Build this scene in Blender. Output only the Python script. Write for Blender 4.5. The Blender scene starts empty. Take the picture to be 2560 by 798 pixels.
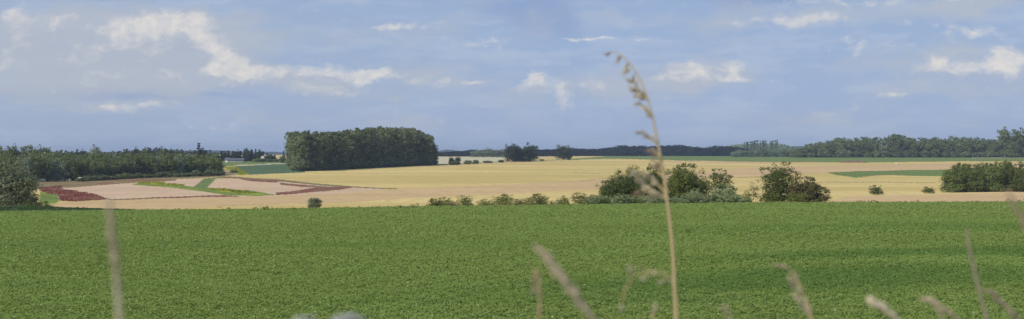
import bpy, math, random
import numpy as np
from mathutils import Vector, Matrix
R = math.radians
random.seed(7)
S = bpy.context.scene
COL = S.collection
F, HY = 3517.0, 385.0            # focal length and eye level of the survey of the photograph (2560 px wide)

# ------------------------------------------------------------------ helpers
def tag(o, label=None, cat=None, group=None, kind=None):
    if label: o['label'] = label
    if cat: o['category'] = cat
    if group: o['group'] = group
    if kind: o['kind'] = kind
    return o

def empty(name, loc=(0, 0, 0)):
    o = bpy.data.objects.new(name, None); o.empty_display_size = .2
    COL.objects.link(o); o.location = loc
    return o

def np_mesh(name, V, Q, mat, parent=None, smooth=False):
    """one mesh object from vertex rows V and face rows Q (all faces the same size)"""
    V = np.asarray(V, np.float32).reshape(-1, 3); Q = np.asarray(Q, np.int32)
    k = Q.shape[1]
    me = bpy.data.meshes.new(name)
    me.vertices.add(len(V)); me.vertices.foreach_set('co', V.ravel())
    me.loops.add(Q.size); me.loops.foreach_set('vertex_index', Q.ravel())
    me.polygons.add(len(Q)); me.polygons.foreach_set('loop_start', np.arange(len(Q), dtype=np.int32) * k)
    me.polygons.foreach_set('loop_total', np.full(len(Q), k, np.int32))
    if smooth: me.polygons.foreach_set('use_smooth', np.ones(len(Q), bool))
    me.materials.append(mat); me.update(calc_edges=True)
    o = bpy.data.objects.new(name, me); COL.objects.link(o)
    if parent: o.parent = parent
    return o

class MB:
    """collects quads / tris of several shapes into one mesh"""
    def __init__(s): s.v = []; s.f = []
    def add(s, V, Fc):
        b = len(s.v); s.v += [tuple(p) for p in V]; s.f += [tuple(i + b for i in f) for f in Fc]
    def box(s, x0, x1, y0, y1, z0, z1):
        s.add([(x0,y0,z0),(x1,y0,z0),(x1,y1,z0),(x0,y1,z0),(x0,y0,z1),(x1,y0,z1),(x1,y1,z1),(x0,y1,z1)],
              [(3,2,1,0),(4,5,6,7),(0,1,5,4),(1,2,6,5),(2,3,7,6),(3,0,4,7)])
    def tube(s, pts, rad, n=6):
        pts = [Vector(p) for p in pts]; b = len(s.v)
        for i, p in enumerate(pts):
            d = (pts[min(i+1, len(pts)-1)] - pts[max(i-1, 0)]).normalized()
            a = d.cross(Vector((.31, .92, .2))).normalized(); c = d.cross(a)
            r = rad[i]
            for k in range(n):
                t = 2*math.pi*k/n
                s.v.append(tuple(p + a*math.cos(t)*r + c*math.sin(t)*r))
        for i in range(len(pts)-1):
            for k in range(n):
                s.f.append((b+i*n+k, b+i*n+(k+1) % n, b+(i+1)*n+(k+1) % n, b+(i+1)*n+k))
        s.f.append(tuple(b+k for k in reversed(range(n)))); e = b+(len(pts)-1)*n
        s.f.append(tuple(e+k for k in range(n)))
    def build(s, name, mat, parent=None, smooth=False):
        me = bpy.data.meshes.new(name); me.from_pydata(s.v, [], s.f); me.materials.append(mat)
        if smooth: me.polygons.foreach_set('use_smooth', [True]*len(me.polygons))
        me.update(); o = bpy.data.objects.new(name, me); COL.objects.link(o)
        if parent: o.parent = parent
        return o

def copy_thing(root):
    r = root.copy(); COL.objects.link(r)
    for ch in list(root.children):
        c = ch.copy(); COL.objects.link(c); c.parent = r
    return r

# ------------------------------------------------------------------ materials
def new_mat(name):
    m = bpy.data.materials.new(name); m.use_nodes = True
    nt = m.node_tree; nt.nodes.clear()
    return m, nt, nt.nodes.new('ShaderNodeOutputMaterial')
def N(nt, t, **kw):
    n = nt.nodes.new(t)
    for k, v in kw.items(): setattr(n, k, v)
    return n
def setin(n, **kw):
    for k, v in kw.items(): n.inputs[k.replace('_', ' ')].default_value = v
    return n
def c4(c): return (c[0], c[1], c[2], 1)
def mixrgb(nt, fac, a, b):
    n = N(nt, 'ShaderNodeMix', data_type='RGBA')
    for sock, v in ((n.inputs[0], fac), (n.inputs[6], a), (n.inputs[7], b)):
        if isinstance(v, (int, float)): sock.default_value = v
        elif isinstance(v, (tuple, list)): sock.default_value = c4(v)
        else: nt.links.new(v, sock)
    return n.outputs[2]
def noise(nt, vec, scale, detail=4, rough=.55, lo=.35, hi=.65):
    n = setin(N(nt, 'ShaderNodeTexNoise'), Scale=scale, Detail=detail, Roughness=rough)
    nt.links.new(vec, n.inputs['Vector'])
    m = N(nt, 'ShaderNodeMapRange', interpolation_type='SMOOTHSTEP')
    m.inputs[1].default_value = lo; m.inputs[2].default_value = hi
    nt.links.new(n.outputs['Fac'], m.inputs[0])
    return m.outputs[0]
def scaled(nt, vec, s, rotz=0):
    m = N(nt, 'ShaderNodeMapping'); m.inputs['Scale'].default_value = s; m.inputs['Rotation'].default_value = (0, 0, rotz)
    nt.links.new(vec, m.inputs[0]); return m.outputs[0]

def foliage(name, dark, light, odd, transl=.25, patch=.25):
    m, nt, out = new_mat(name); L = nt.links.new
    geo = N(nt, 'ShaderNodeNewGeometry'); tc = N(nt, 'ShaderNodeTexCoord'); oi = N(nt, 'ShaderNodeObjectInfo')
    col = mixrgb(nt, geo.outputs['Random Per Island'], dark, light)
    f = noise(nt, tc.outputs['Object'], patch, 3)
    mul = N(nt, 'ShaderNodeMath', operation='MULTIPLY'); L(f, mul.inputs[0]); mul.inputs[1].default_value = .6
    col = mixrgb(nt, mul.outputs[0], col, odd)
    hs = N(nt, 'ShaderNodeHueSaturation'); L(col, hs.inputs['Color'])
    mr = N(nt, 'ShaderNodeMapRange'); mr.inputs[3].default_value = .8; mr.inputs[4].default_value = 1.22
    L(oi.outputs['Random'], mr.inputs[0]); L(mr.outputs[0], hs.inputs['Value'])
    d = N(nt, 'ShaderNodeBsdfDiffuse'); t = N(nt, 'ShaderNodeBsdfTranslucent'); mx = N(nt, 'ShaderNodeMixShader')
    L(hs.outputs[0], d.inputs[0]); L(hs.outputs[0], t.inputs[0]); mx.inputs[0].default_value = transl
    L(d.outputs[0], mx.inputs[1]); L(t.outputs[0], mx.inputs[2]); L(mx.outputs[0], out.inputs[0])
    return m
def plain(name, c, c2=None, scale=3, rough=.8):
    m, nt, out = new_mat(name); L = nt.links.new
    tc = N(nt, 'ShaderNodeTexCoord'); b = N(nt, 'ShaderNodeBsdfPrincipled')
    b.inputs['Roughness'].default_value = rough; b.inputs['Specular IOR Level'].default_value = .25
    L(mixrgb(nt, noise(nt, tc.outputs['Object'], scale, 5), c, c2 or tuple(x*.75 for x in c)), b.inputs['Base Color'])
    L(b.outputs[0], out.inputs[0]); return m
def field_mat(name, a, b, c, big=.02, small=.35, rot=.15, stripe=0.0, broken=None):
    """ground cover seen from afar: drill-wise streaks, large soft patches and fine grain in world metres"""
    m, nt, out = new_mat(name); L = nt.links.new
    tc = N(nt, 'ShaderNodeTexCoord'); P = tc.outputs['Object']
    f1 = noise(nt, scaled(nt, P, (.35, 1, 1), rot*.3), big, 6, .65, .36, .66)
    col = mixrgb(nt, f1, a, b)
    f2 = noise(nt, scaled(nt, P, (1, .25, 1), rot), small, 4, .7, .4, .75)
    mul = N(nt, 'ShaderNodeMath', operation='MULTIPLY'); L(f2, mul.inputs[0]); mul.inputs[1].default_value = .6
    col = mixrgb(nt, mul.outputs[0], col, c)
    if stripe:
        w = setin(N(nt, 'ShaderNodeTexWave', wave_type='BANDS', bands_direction='X'), Scale=stripe, Distortion=.6, Detail=1)
        L(scaled(nt, P, (1, 1, 1), rot), w.inputs['Vector'])
        mp = N(nt, 'ShaderNodeMapRange'); mp.inputs[1].default_value = .93; mp.inputs[2].default_value = 1; mp.inputs[4].default_value = .4
        L(w.outputs['Fac'], mp.inputs[0]); col = mixrgb(nt, mp.outputs[0], col, c)
    if broken:
        f3 = noise(nt, scaled(nt, P, (1, .4, 1), .4), .16, 5, .7, .46, .56)
        col = mixrgb(nt, f3, col, broken)
    d = N(nt, 'ShaderNodeBsdfDiffuse'); L(col, d.inputs[0]); L(d.outputs[0], out.inputs[0])
    return m

M = {}
M['wheat'] = field_mat('ripe_wheat', (0.562,0.438,0.172), (0.713,0.564,0.249), (0.508,0.375,0.154), stripe=.0)
M['stubble'] = field_mat('stubble', (0.567,0.409,0.218), (0.663,0.482,0.266), (0.482,0.335,0.174), rot=1.2, stripe=.35)
M['fallow'] = field_mat('fallow', (0.599,0.436,0.294), (0.674,0.501,0.345), (0.514,0.360,0.227), rot=.8)
M['far_green'] = field_mat('far_green', (.165,.225,.075), (.195,.26,.09), (.135,.19,.065))
M['path_green'] = field_mat('path_green', (.16,.215,.085), (.19,.235,.10), (.13,.17,.07))
M['blue_green'] = field_mat('blue_green', (.10,.155,.085), (.125,.185,.10), (.085,.13,.075))
M['bright_green'] = field_mat('bright_green', (0.213,0.288,0.066), (0.275,0.336,0.066), (0.138,0.204,0.055), small=.2, broken=(0.163,0.204,0.066))
M['yellow'] = field_mat('yellow', (.42,.42,.06), (.33,.38,.06), (.20,.26,.06), small=.3)
M['olive'] = field_mat('olive', (.22,.22,.10), (.28,.25,.13), (.15,.16,.07), small=.3, broken=(.26,.14,.09))
M['red'] = field_mat('red', (.20,.075,.06), (.26,.11,.085), (.28,.16,.11), small=.3, broken=(.25,.16,.10))
M['pale'] = field_mat('pale', (.60,.55,.38), (.55,.50,.33), (.45,.42,.26))
M['dry'] = field_mat('dry', (.42,.33,.19), (.36,.30,.16), (.26,.25,.11))
M['track'] = field_mat('track', (.36,.29,.14), (.40,.31,.16), (.28,.24,.12))
M['soilgreen'] = field_mat('soilgreen', (.13,.20,.05), (.155,.23,.055), (.10,.16,.04), big=.08, small=1.2)
M['verge'] = field_mat('verge', (.16,.17,.06), (.12,.15,.05), (.24,.20,.10), big=.5, small=3)
M['bark'] = plain('bark', (.13,.105,.08), (.07,.06,.05), 2)
M['palebark'] = plain('pale_bark', (.30,.29,.25), (.18,.17,.14), 2)
M['heap'] = plain('heap', (.17,.10,.075), (.24,.15,.10), 1.2)
M['white'] = plain('white_paint', (.78,.78,.75), (.66,.66,.62), 1)
M['render'] = plain('wall_render', (.36,.36,.35), (.30,.30,.30), .4)
M['roof'] = plain('roof_slate', (.14,.15,.18), (.10,.11,.13), 1)
M['tile'] = plain('roof_tile', (.30,.15,.10), (.22,.12,.09), 1)
M['glass'] = plain('window_glass', (.05,.06,.08), (.08,.09,.11), 2, .15)

M['L_grove'] = foliage('leaf_grove', (0.115,0.142,0.064), (0.281,0.309,0.146), (0.151,0.187,0.081))
M['L_wood'] = foliage('leaf_wood', (0.097,0.128,0.050), (0.232,0.270,0.107), (0.181,0.217,0.075))
M['L_woodpale'] = foliage('leaf_woodpale', (0.162,0.207,0.131), (0.326,0.392,0.251), (0.217,0.261,0.152))
M['L_dark'] = foliage('leaf_dark', (0.038,0.051,0.030), (0.095,0.114,0.058), (0.059,0.075,0.040), .12)
M['L_black'] = foliage('leaf_far', (.012,.018,.016), (.03,.04,.032), (.018,.026,.022), .08)
M['L_green'] = foliage('leaf_green', (0.088,0.122,0.035), (0.227,0.259,0.078), (0.151,0.182,0.048))
M['L_mid'] = foliage('leaf_mid', (0.067,0.098,0.033), (0.169,0.205,0.070), (0.100,0.134,0.043))
M['L_yellow'] = foliage('leaf_yellowish', (0.148,0.183,0.054), (0.310,0.338,0.115), (0.230,0.202,0.081))
M['L_grey'] = foliage('leaf_greygreen', (0.205,0.262,0.128), (0.463,0.521,0.268), (0.297,0.348,0.155), .3)
M['L_willow'] = foliage('leaf_willow', (0.129,0.157,0.094), (0.302,0.325,0.198), (0.184,0.211,0.112), .25)
M['L_brown'] = foliage('leaf_brownish', (0.095,0.104,0.048), (0.207,0.207,0.095), (0.191,0.152,0.072))
M['L_sparse'] = foliage('leaf_sparse', (.17,.18,.06), (.30,.28,.11), (.28,.22,.10), .35)
M['L_red'] = foliage('leaf_red', (.17,.045,.04), (.30,.10,.085), (.24,.10,.07), .25)
M['L_yel'] = foliage('leaf_yellow_flower', (.30,.33,.05), (.55,.52,.06), (.22,.28,.06), .25)
M['L_strip'] = foliage('leaf_strip', (.045,.085,.035), (.085,.15,.06), (.06,.11,.045), .25)
M['L_weed'] = foliage('leaf_weed', (.13,.17,.07), (.24,.27,.12), (.2,.19,.09), .3)
M['straw'] = foliage('straw', (.60,.47,.24), (.78,.64,.38), (.70,.56,.32), .38, 30)
M['husk'] = foliage('husk', (.76,.67,.52), (.90,.84,.70), (.80,.70,.54), .55, 60)
M['husk_brown'] = foliage('husk_brown', (.48,.36,.27), (.68,.55,.43), (.54,.41,.31), .5, 60)
M['husk_pink'] = foliage('husk_pink', (.55,.46,.34), (.76,.67,.50), (.62,.51,.38), .45, 60)
M['petal'] = foliage('petal', (.70,.70,.66), (.85,.85,.82), (.62,.60,.60), .3, 40)

# leaves of the near crop: same hue everywhere, darker and cooler along the swathes
def crop_mat():
    m, nt, out = new_mat('beet_leaf'); L = nt.links.new
    geo = N(nt, 'ShaderNodeNewGeometry'); P = N(nt, 'ShaderNodeTexCoord').outputs['Object']
    col = mixrgb(nt, geo.outputs['Random Per Island'], (.190,.272,.060), (.240,.320,.080))
    f = noise(nt, P, .22, 4, .6, .35, .7); mu = N(nt, 'ShaderNodeMath', operation='MULTIPLY'); mu.inputs[1].default_value = .55; L(f, mu.inputs[0])
    col = mixrgb(nt, mu.outputs[0], col, (.185,.245,.05))
    # one long darker green swathe across the lower right of the field and a few faint ones
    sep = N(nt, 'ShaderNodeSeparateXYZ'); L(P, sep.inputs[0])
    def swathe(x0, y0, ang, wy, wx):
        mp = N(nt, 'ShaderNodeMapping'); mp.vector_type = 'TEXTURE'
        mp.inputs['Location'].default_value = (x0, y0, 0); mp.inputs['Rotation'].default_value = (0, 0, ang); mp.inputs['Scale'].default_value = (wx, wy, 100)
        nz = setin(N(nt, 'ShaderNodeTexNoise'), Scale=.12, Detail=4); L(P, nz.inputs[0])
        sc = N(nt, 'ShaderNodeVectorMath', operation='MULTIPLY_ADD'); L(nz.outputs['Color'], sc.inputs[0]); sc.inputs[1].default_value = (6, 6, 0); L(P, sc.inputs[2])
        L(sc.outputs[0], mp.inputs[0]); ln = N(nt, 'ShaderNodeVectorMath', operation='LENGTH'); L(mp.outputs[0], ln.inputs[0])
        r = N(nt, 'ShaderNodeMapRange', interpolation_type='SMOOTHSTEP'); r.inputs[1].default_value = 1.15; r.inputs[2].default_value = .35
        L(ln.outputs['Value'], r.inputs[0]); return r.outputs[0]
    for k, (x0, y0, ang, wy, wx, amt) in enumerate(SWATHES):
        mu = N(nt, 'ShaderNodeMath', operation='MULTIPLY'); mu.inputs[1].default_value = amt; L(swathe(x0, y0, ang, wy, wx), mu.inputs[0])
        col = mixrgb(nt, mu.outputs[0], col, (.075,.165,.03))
    d = N(nt, 'ShaderNodeBsdfDiffuse'); t = N(nt, 'ShaderNodeBsdfTranslucent'); g = N(nt, 'ShaderNodeBsdfGlossy')
    g.inputs['Roughness'].default_value = .45; g.inputs[0].default_value = (.6,.65,.6,1)
    a = N(nt, 'ShaderNodeMixShader'); b = N(nt, 'ShaderNodeMixShader'); a.inputs[0].default_value = .25; b.inputs[0].default_value = .04
    L(col, d.inputs[0]); L(col, t.inputs[0]); L(d.outputs[0], a.inputs[1]); L(t.outputs[0], a.inputs[2])
    L(a.outputs[0], b.inputs[1]); L(g.outputs[0], b.inputs[2]); L(b.outputs[0], out.inputs[0]); return m
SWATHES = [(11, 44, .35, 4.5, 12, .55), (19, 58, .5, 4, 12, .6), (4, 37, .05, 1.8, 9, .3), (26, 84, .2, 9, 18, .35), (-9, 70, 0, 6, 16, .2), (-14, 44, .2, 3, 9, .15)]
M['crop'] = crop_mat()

# ------------------------------------------------------------------ terrain
YCX = [-2500, 0, 250, 640, 1000, 1500, 1900, 2560, 5000]
YCY = [534, 532.5, 530, 527, 521, 514, 509.5, 508, 508]
FD = [225, 260, 300, 350, 420, 500, 600, 700, 850, 1000, 1200, 1400, 1700, 2200, 9000]
FZ = [-10.6, -11.3, -11.2, -11.0, -10.7, -10.1, -9.0, -8.0, -6.6, -5.2, -4.0, -3.2, -2.7, -2.6, -4.0]
def tz(x, D):
    """ground height (eye = 0) at bearing x (2560-px columns) and distance D"""
    x = np.asarray(x, float); D = np.asarray(D, float); x, D = np.broadcast_arrays(x, D)
    X = (x-1280)/F*D
    zc = -(np.interp(x, YCX, YCY)-HY)/F*150 - .12
    t = np.clip((D-30)/120, 0, 1)
    near = -3.62 + (zc+3.62)*t
    near = np.where(D < 30, np.interp(D, [0, 8, 15, 22, 30], [-1.3, -1.38, -2.35, -3.15, -3.62]), near)
    und = .10*np.sin(X*.11+D*.07)*np.sin(D*.09+1) + .05*np.sin(X*.31+D*.2)
    near = near + und*np.clip((D-32)/15, 0, 1)*np.clip((146-D)/25, 0, 1)
    far = np.interp(D, FD, FZ)
    far = far + (.22*np.sin(X*.021+1)*np.sin(D*.017) + .15*np.sin(X*.05+D*.013))*np.clip((D-300)/100, 0, 1)*np.clip((1300-D)/500, 0, 1)
    s = np.clip((D-150)/75, 0, 1)
    dip = zc + (np.interp(225, FD, FZ)-zc)*(s*s*(3-2*s)*.75+s*s*.25)
    return np.where(D < 150, near, np.where(D < 225, dip, far))
def ypx(x, D): return HY - F*tz(x, D)/D
def at(x, D, z=None):
    X = (x-1280)/F*D
    return Vector((X, D, float(tz(x, D)) if z is None else z))
_DD = np.linspace(285, 2200, 4000)
def dist(x, y):
    """distance beyond the valley at which the ground shows at row y"""
    return float(_DD[int(np.argmin(np.abs(ypx(x, _DD)-y)))])

POLY = [   # fields as surveyed: (material, kind name, outline)
 ('stubble', 'stubble_field', [(60,512),(270,500),(590,491),(640,490),(860,482),(1000,473),(1250,462),(1500,449),(1640,439),(1750,429),(1900,418),(2040,415),(2360,409),(2600,408),(2600,426),(2360,427),(2200,427),(2060,432),(1900,440),(1750,448),(1480,474),(1250,486),(1040,495),(860,507),(600,514),(360,526),(60,540)]),
 ('stubble', 'stubble_field', [(1640,402),(1900,404),(2100,408),(2100,411),(1900,413),(1700,409)]),
 ('stubble', 'stubble_field', [(2075,520),(2085,500),(2120,491),(2350,487),(2600,479),(2600,520)]),
 ('wheat', 'wheat_field', [(1700,404),(1840,409),(2060,409),(2560,405),(2560,408),(2040,413),(1900,415),(1760,418)]),
 ('far_green', 'distant_green_field', [(1380,401),(1526,390),(1700,380),(2600,380),(2600,404),(2440,403),(2160,406.5),(1900,405),(1700,401.5),(1520,396.5),(1440,400)]),
 ('far_green', 'green_field_patch', [(2065,431),(2190,427),(2400,423),(2480,423),(2480,441),(2330,441),(2230,438),(2190,439),(2140,444),(2090,438)]),
 ('pale', 'farm_track', [(2430,394.0),(2600,393.2),(2600,395.0),(2430,394.9)]),
 ('track', 'field_margin', [(1450,452.5),(1500,446),(1570,441.5),(1570,442.6),(1500,447.4),(1450,453.5)]),
 ('track', 'field_margin', [(1840,443.8),(1905,440.8),(1905,442),(1840,444.8)]),
 ('track', 'field_margin', [(2040,456),(2200,455),(2340,456.5),(2340,458),(2200,456.6),(2040,457.4)]),
 ('track', 'field_margin', [(1430,432),(1500,434),(1500,435),(1430,433)]),
 ('track', 'field_margin', [(540,514.5),(640,511.0),(700,509.5),(700,510.5),(640,512.2),(540,515.4)]),
 ('fallow', 'fallow_field', [(110,470),(200,462),(360,452),(480,446),(700,448),(800,462),(990,471),(860,483),(640,492),(590,492),(270,500),(150,500)]),
 ('olive', 'grass_margin', [(540,440),(600,443),(700,449),(800,459.5),(900,467.5),(992,471),(990,473),(900,470),(800,464),(690,453),(600,447),(545,446)]),
 ('olive', 'grass_margin', [(90,474),(100,455),(200,461),(290,455),(440,448),(440,452),(290,460),(190,468)]),
 ('olive', 'grass_margin', [(60,476),(60,435),(562,425),(562,440.5),(440,449),(290,456.5),(190,463),(100,474)]),
 ('red', 'red_flower_strip', [(590,446),(640,447),(700,454),(690,457),(620,452)]),
 ('red', 'red_flower_strip', [(700,457),(780,464),(850,468),(850,471),(760,468),(700,462)]),
 ('red', 'red_flower_strip', [(690,481),(740,477),(790,469),(850,465.5),(890,468),(860,473),(800,479),(740,485),(690,487.5)]),
 ('bright_green', 'green_flower_strip', [(330,462),(350,456),(395,456),(490,468),(620,476),(690,487),(640,491),(560,487),(440,470)]),
 ('yellow', 'yellow_flower_strip', [(345,459),(355,456),(395,456.5),(460,464),(440,466),(380,461)]),
 ('yellow', 'yellow_flower_strip', [(520,474),(560,474),(640,484),(660,488),(600,484)]),
 ('path_green', 'grass_path', [(484,467),(510,446),(549,443),(537,449),(517,470),(500,471)]),
 ('olive', 'grass_margin', [(270,498.5),(400,493),(560,487.5),(600,490),(400,496.5),(275,501)]),
 ('red', 'red_flower_strip', [(380,493.5),(470,490.5),(590,489.5),(598,491.5),(470,494),(385,496.5)]),
 ('red', 'red_flower_strip', [(100,468),(155,464),(155,472),(200,479),(240,487),(272,499),(185,504),(150,502),(145,490),(105,482)]),
 ('bright_green', 'grass_margin', [(100,478),(140,484),(150,500),(140,509),(100,512)]),
 ('blue_green', 'blue_green_field', [(585,416),(723,408),(740,412),(765,431),(700,434),(622,437)]),
 ('far_green', 'blue_green_field', [(545,399),(740,399),(740,408),(590,414),(555,418)]),
 ('pale', 'farm_track', [(590,412.6),(660,410),(740,407),(740,409),(660,412),(590,414.8)]),
 ('dry', 'dry_grass', [(550,424),(575,421),(602,436),(550,442)]),
 ('yellow', 'yellow_flower_strip', [(560,420.5),(582,418),(602,424),(620,437),(598,438),(585,427)]),
 ('pale', 'pale_field', [(1040,392),(1262,392),(1262,404),(1160,410),(1085,411),(1040,414)]),
 ('dry', 'grass_margin', [(1040,413),(1120,409.5),(1262,403.5),(1420,397.5),(1420,400.5),(1262,406.5),(1120,413),(1040,416)]),  # verge strip; the shadow beneath the hedge line is put into its colour
]
def inside(px, py, poly):
    r = np.zeros(px.shape, bool); n = len(poly)
    for i in range(n):
        x1, y1 = poly[i]; x2, y2 = poly[(i+1) % n]
        c = ((y1 > py) != (y2 > py)) & (px < (x2-x1)*(py-y1)/((y2-y1) if y2 != y1 else 1e-9)+x1)
        r ^= c
    return r

def build_ground():
    xs = np.concatenate([np.arange(-2500, -60, 24), np.arange(-60, 2621, 3), np.arange(2640, 5061, 24)]).astype(float)
    d1 = np.geomspace(20, 150, 90, endpoint=False); d2 = np.linspace(150, 285, 46, endpoint=False)
    ys = np.arange(HY - F*float(np.interp(285, FD, FZ))/285, 389.4, -.55)
    dd = np.linspace(285, 2200, 8000); yy = HY - F*np.interp(dd, FD, FZ)/dd
    d3 = np.interp(-ys, -yy, dd); d4 = np.geomspace(2230, 8600, 14)
    Ds = np.concatenate([d1, d2, d3, d4])
    XX, DD = np.meshgrid(xs, Ds)
    Z = tz(XX, DD); V = np.stack([(XX-1280)/F*DD, DD, Z], -1).reshape(-1, 3)
    nr, nc = len(Ds), len(xs)
    i = np.arange(nr-1)[:, None]*nc + np.arange(nc-1)[None]
    Q = np.stack([i, i+1, i+nc+1, i+nc], -1)
    cx = (XX[:-1, :-1]+XX[1:, 1:])/2; cd = (DD[:-1, :-1]+DD[1:, 1:])/2
    cy = HY - F*(Z[:-1, :-1]+Z[1:, 1:])/2/cd
    rx = np.sin(cx*.9+cd*.8)+np.sin(cx*.37+cd*.31+2)
    jy = cy + .35*rx + .5*np.sin(cx*.05+1)*np.sin(cd*.02)
    lab = np.zeros(cx.shape, int); names = [('wheat', 'wheat_field')]
    far = cd > 262
    for m, nm, poly in POLY:
        key = (m, nm)
        if key not in names: names.append(key)
        lab[far & inside(cx+1.2*rx, jy, poly)] = names.index(key)
    names.append(('soilgreen', 'green_field')); lab[cd < 158] = len(names)-1
    for k, (m, nm) in enumerate(names):
        q = Q[lab == k]
        if len(q) == 0: continue
        u, inv = np.unique(q, return_inverse=True)
        o = np_mesh(nm, V[u], inv.reshape(q.shape), M[m], smooth=True)
        tag(o, kind='structure')
    # the bank the photographer stands on
    gx = np.linspace(-90, 90, 61); gy = np.concatenate([np.linspace(-60, -2, 8), np.linspace(0, 20, 21)])
    GX, GY = np.meshgrid(gx, gy); GZ = np.where(GY < 0, -1.3, tz(1280, np.maximum(GY, .01)))
    V = np.stack([GX, GY, GZ], -1).reshape(-1, 3); nc = len(gx)
    i = np.arange(len(gy)-1)[:, None]*nc + np.arange(nc-1)[None]
    Q = np.stack([i, i+1, i+nc+1, i+nc], -1).reshape(-1, 4)
    tag(np_mesh('verge', V, Q, M['verge'], smooth=True), kind='structure')
    return (cx, cd, jy)
build_ground()

# ------------------------------------------------------------------ leaves
def unit(v): return v/np.maximum(np.linalg.norm(v, axis=-1, keepdims=True), 1e-9)
def leaf_quads(P, Nn, size, rng, aspect=.6):
    """rhombic leaves centred on P facing Nn; size per leaf = length"""
    n = len(P); size = np.broadcast_to(size, (n,))[:, None]
    r = unit(rng.normal(size=(n, 3))); a = unit(np.cross(Nn, r)); b = np.cross(Nn, a)
    tip = Nn*(rng.random((n, 1))-.5)*.3*size
    V = np.stack([P-a*size*.5, P+b*size*.5*aspect, P+a*size*.5+tip, P-b*size*.5*aspect], 1)
    return V.reshape(-1, 3), np.arange(4*n).reshape(n, 4)

def build_crown(rng, lobes, n, leaf, clumps=14, rc=.36, fill=.2, core=True, up=.35):
    C = np.array([l[0] for l in lobes], float); Rr = np.array([l[1] for l in lobes], float)
    cc, cr, cd = [], [], []
    for c, r in zip(C, Rr):
        d = unit(rng.normal(size=(clumps, 3))); d[:, 2] = np.abs(d[:, 2])*.9 - .28*(rng.random(clumps) < .5); d = unit(d)
        cc.append(c + d*r*rng.uniform(.55, .95, (clumps, 1))); cd.append(d); cr.append(np.full(clumps, r.min()*rc)*rng.uniform(.6, 1.3, clumps))
    cc = np.concatenate(cc); cd = np.concatenate(cd); cr = np.concatenate(cr)
    w = cr**2; k = rng.choice(len(cc), n, p=w/w.sum())
    d = unit(rng.normal(size=(n, 3)))
    P = cc[k] + d*cr[k][:, None]*(rng.random((n, 1))**.45)*np.array([1, 1, .8])
    Nn = unit(d*.8 + cd[k]*.7 + rng.normal(size=(n, 3))*.45 + np.array([0, 0, up]))
    sz = leaf*rng.uniform(.6, 1.35, n)
    nf = int(n*fill)
    k = rng.choice(len(C), nf, p=(Rr.prod(1)**.66)/(Rr.prod(1)**.66).sum())
    d = unit(rng.normal(size=(nf, 3)))
    P2 = C[k] + d*Rr[k]*(rng.random((nf, 1))**.4)*.8
    P = np.concatenate([P, P2]); Nn = np.concatenate([Nn, unit(d+rng.normal(size=(nf, 3))*.5)])
    sz = np.concatenate([sz, np.full(nf, leaf*(1.7 if core else 1.1))])
    P[:, 2] = np.maximum(P[:, 2], .02)
    return leaf_quads(P, Nn, sz, rng, .65)

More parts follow.
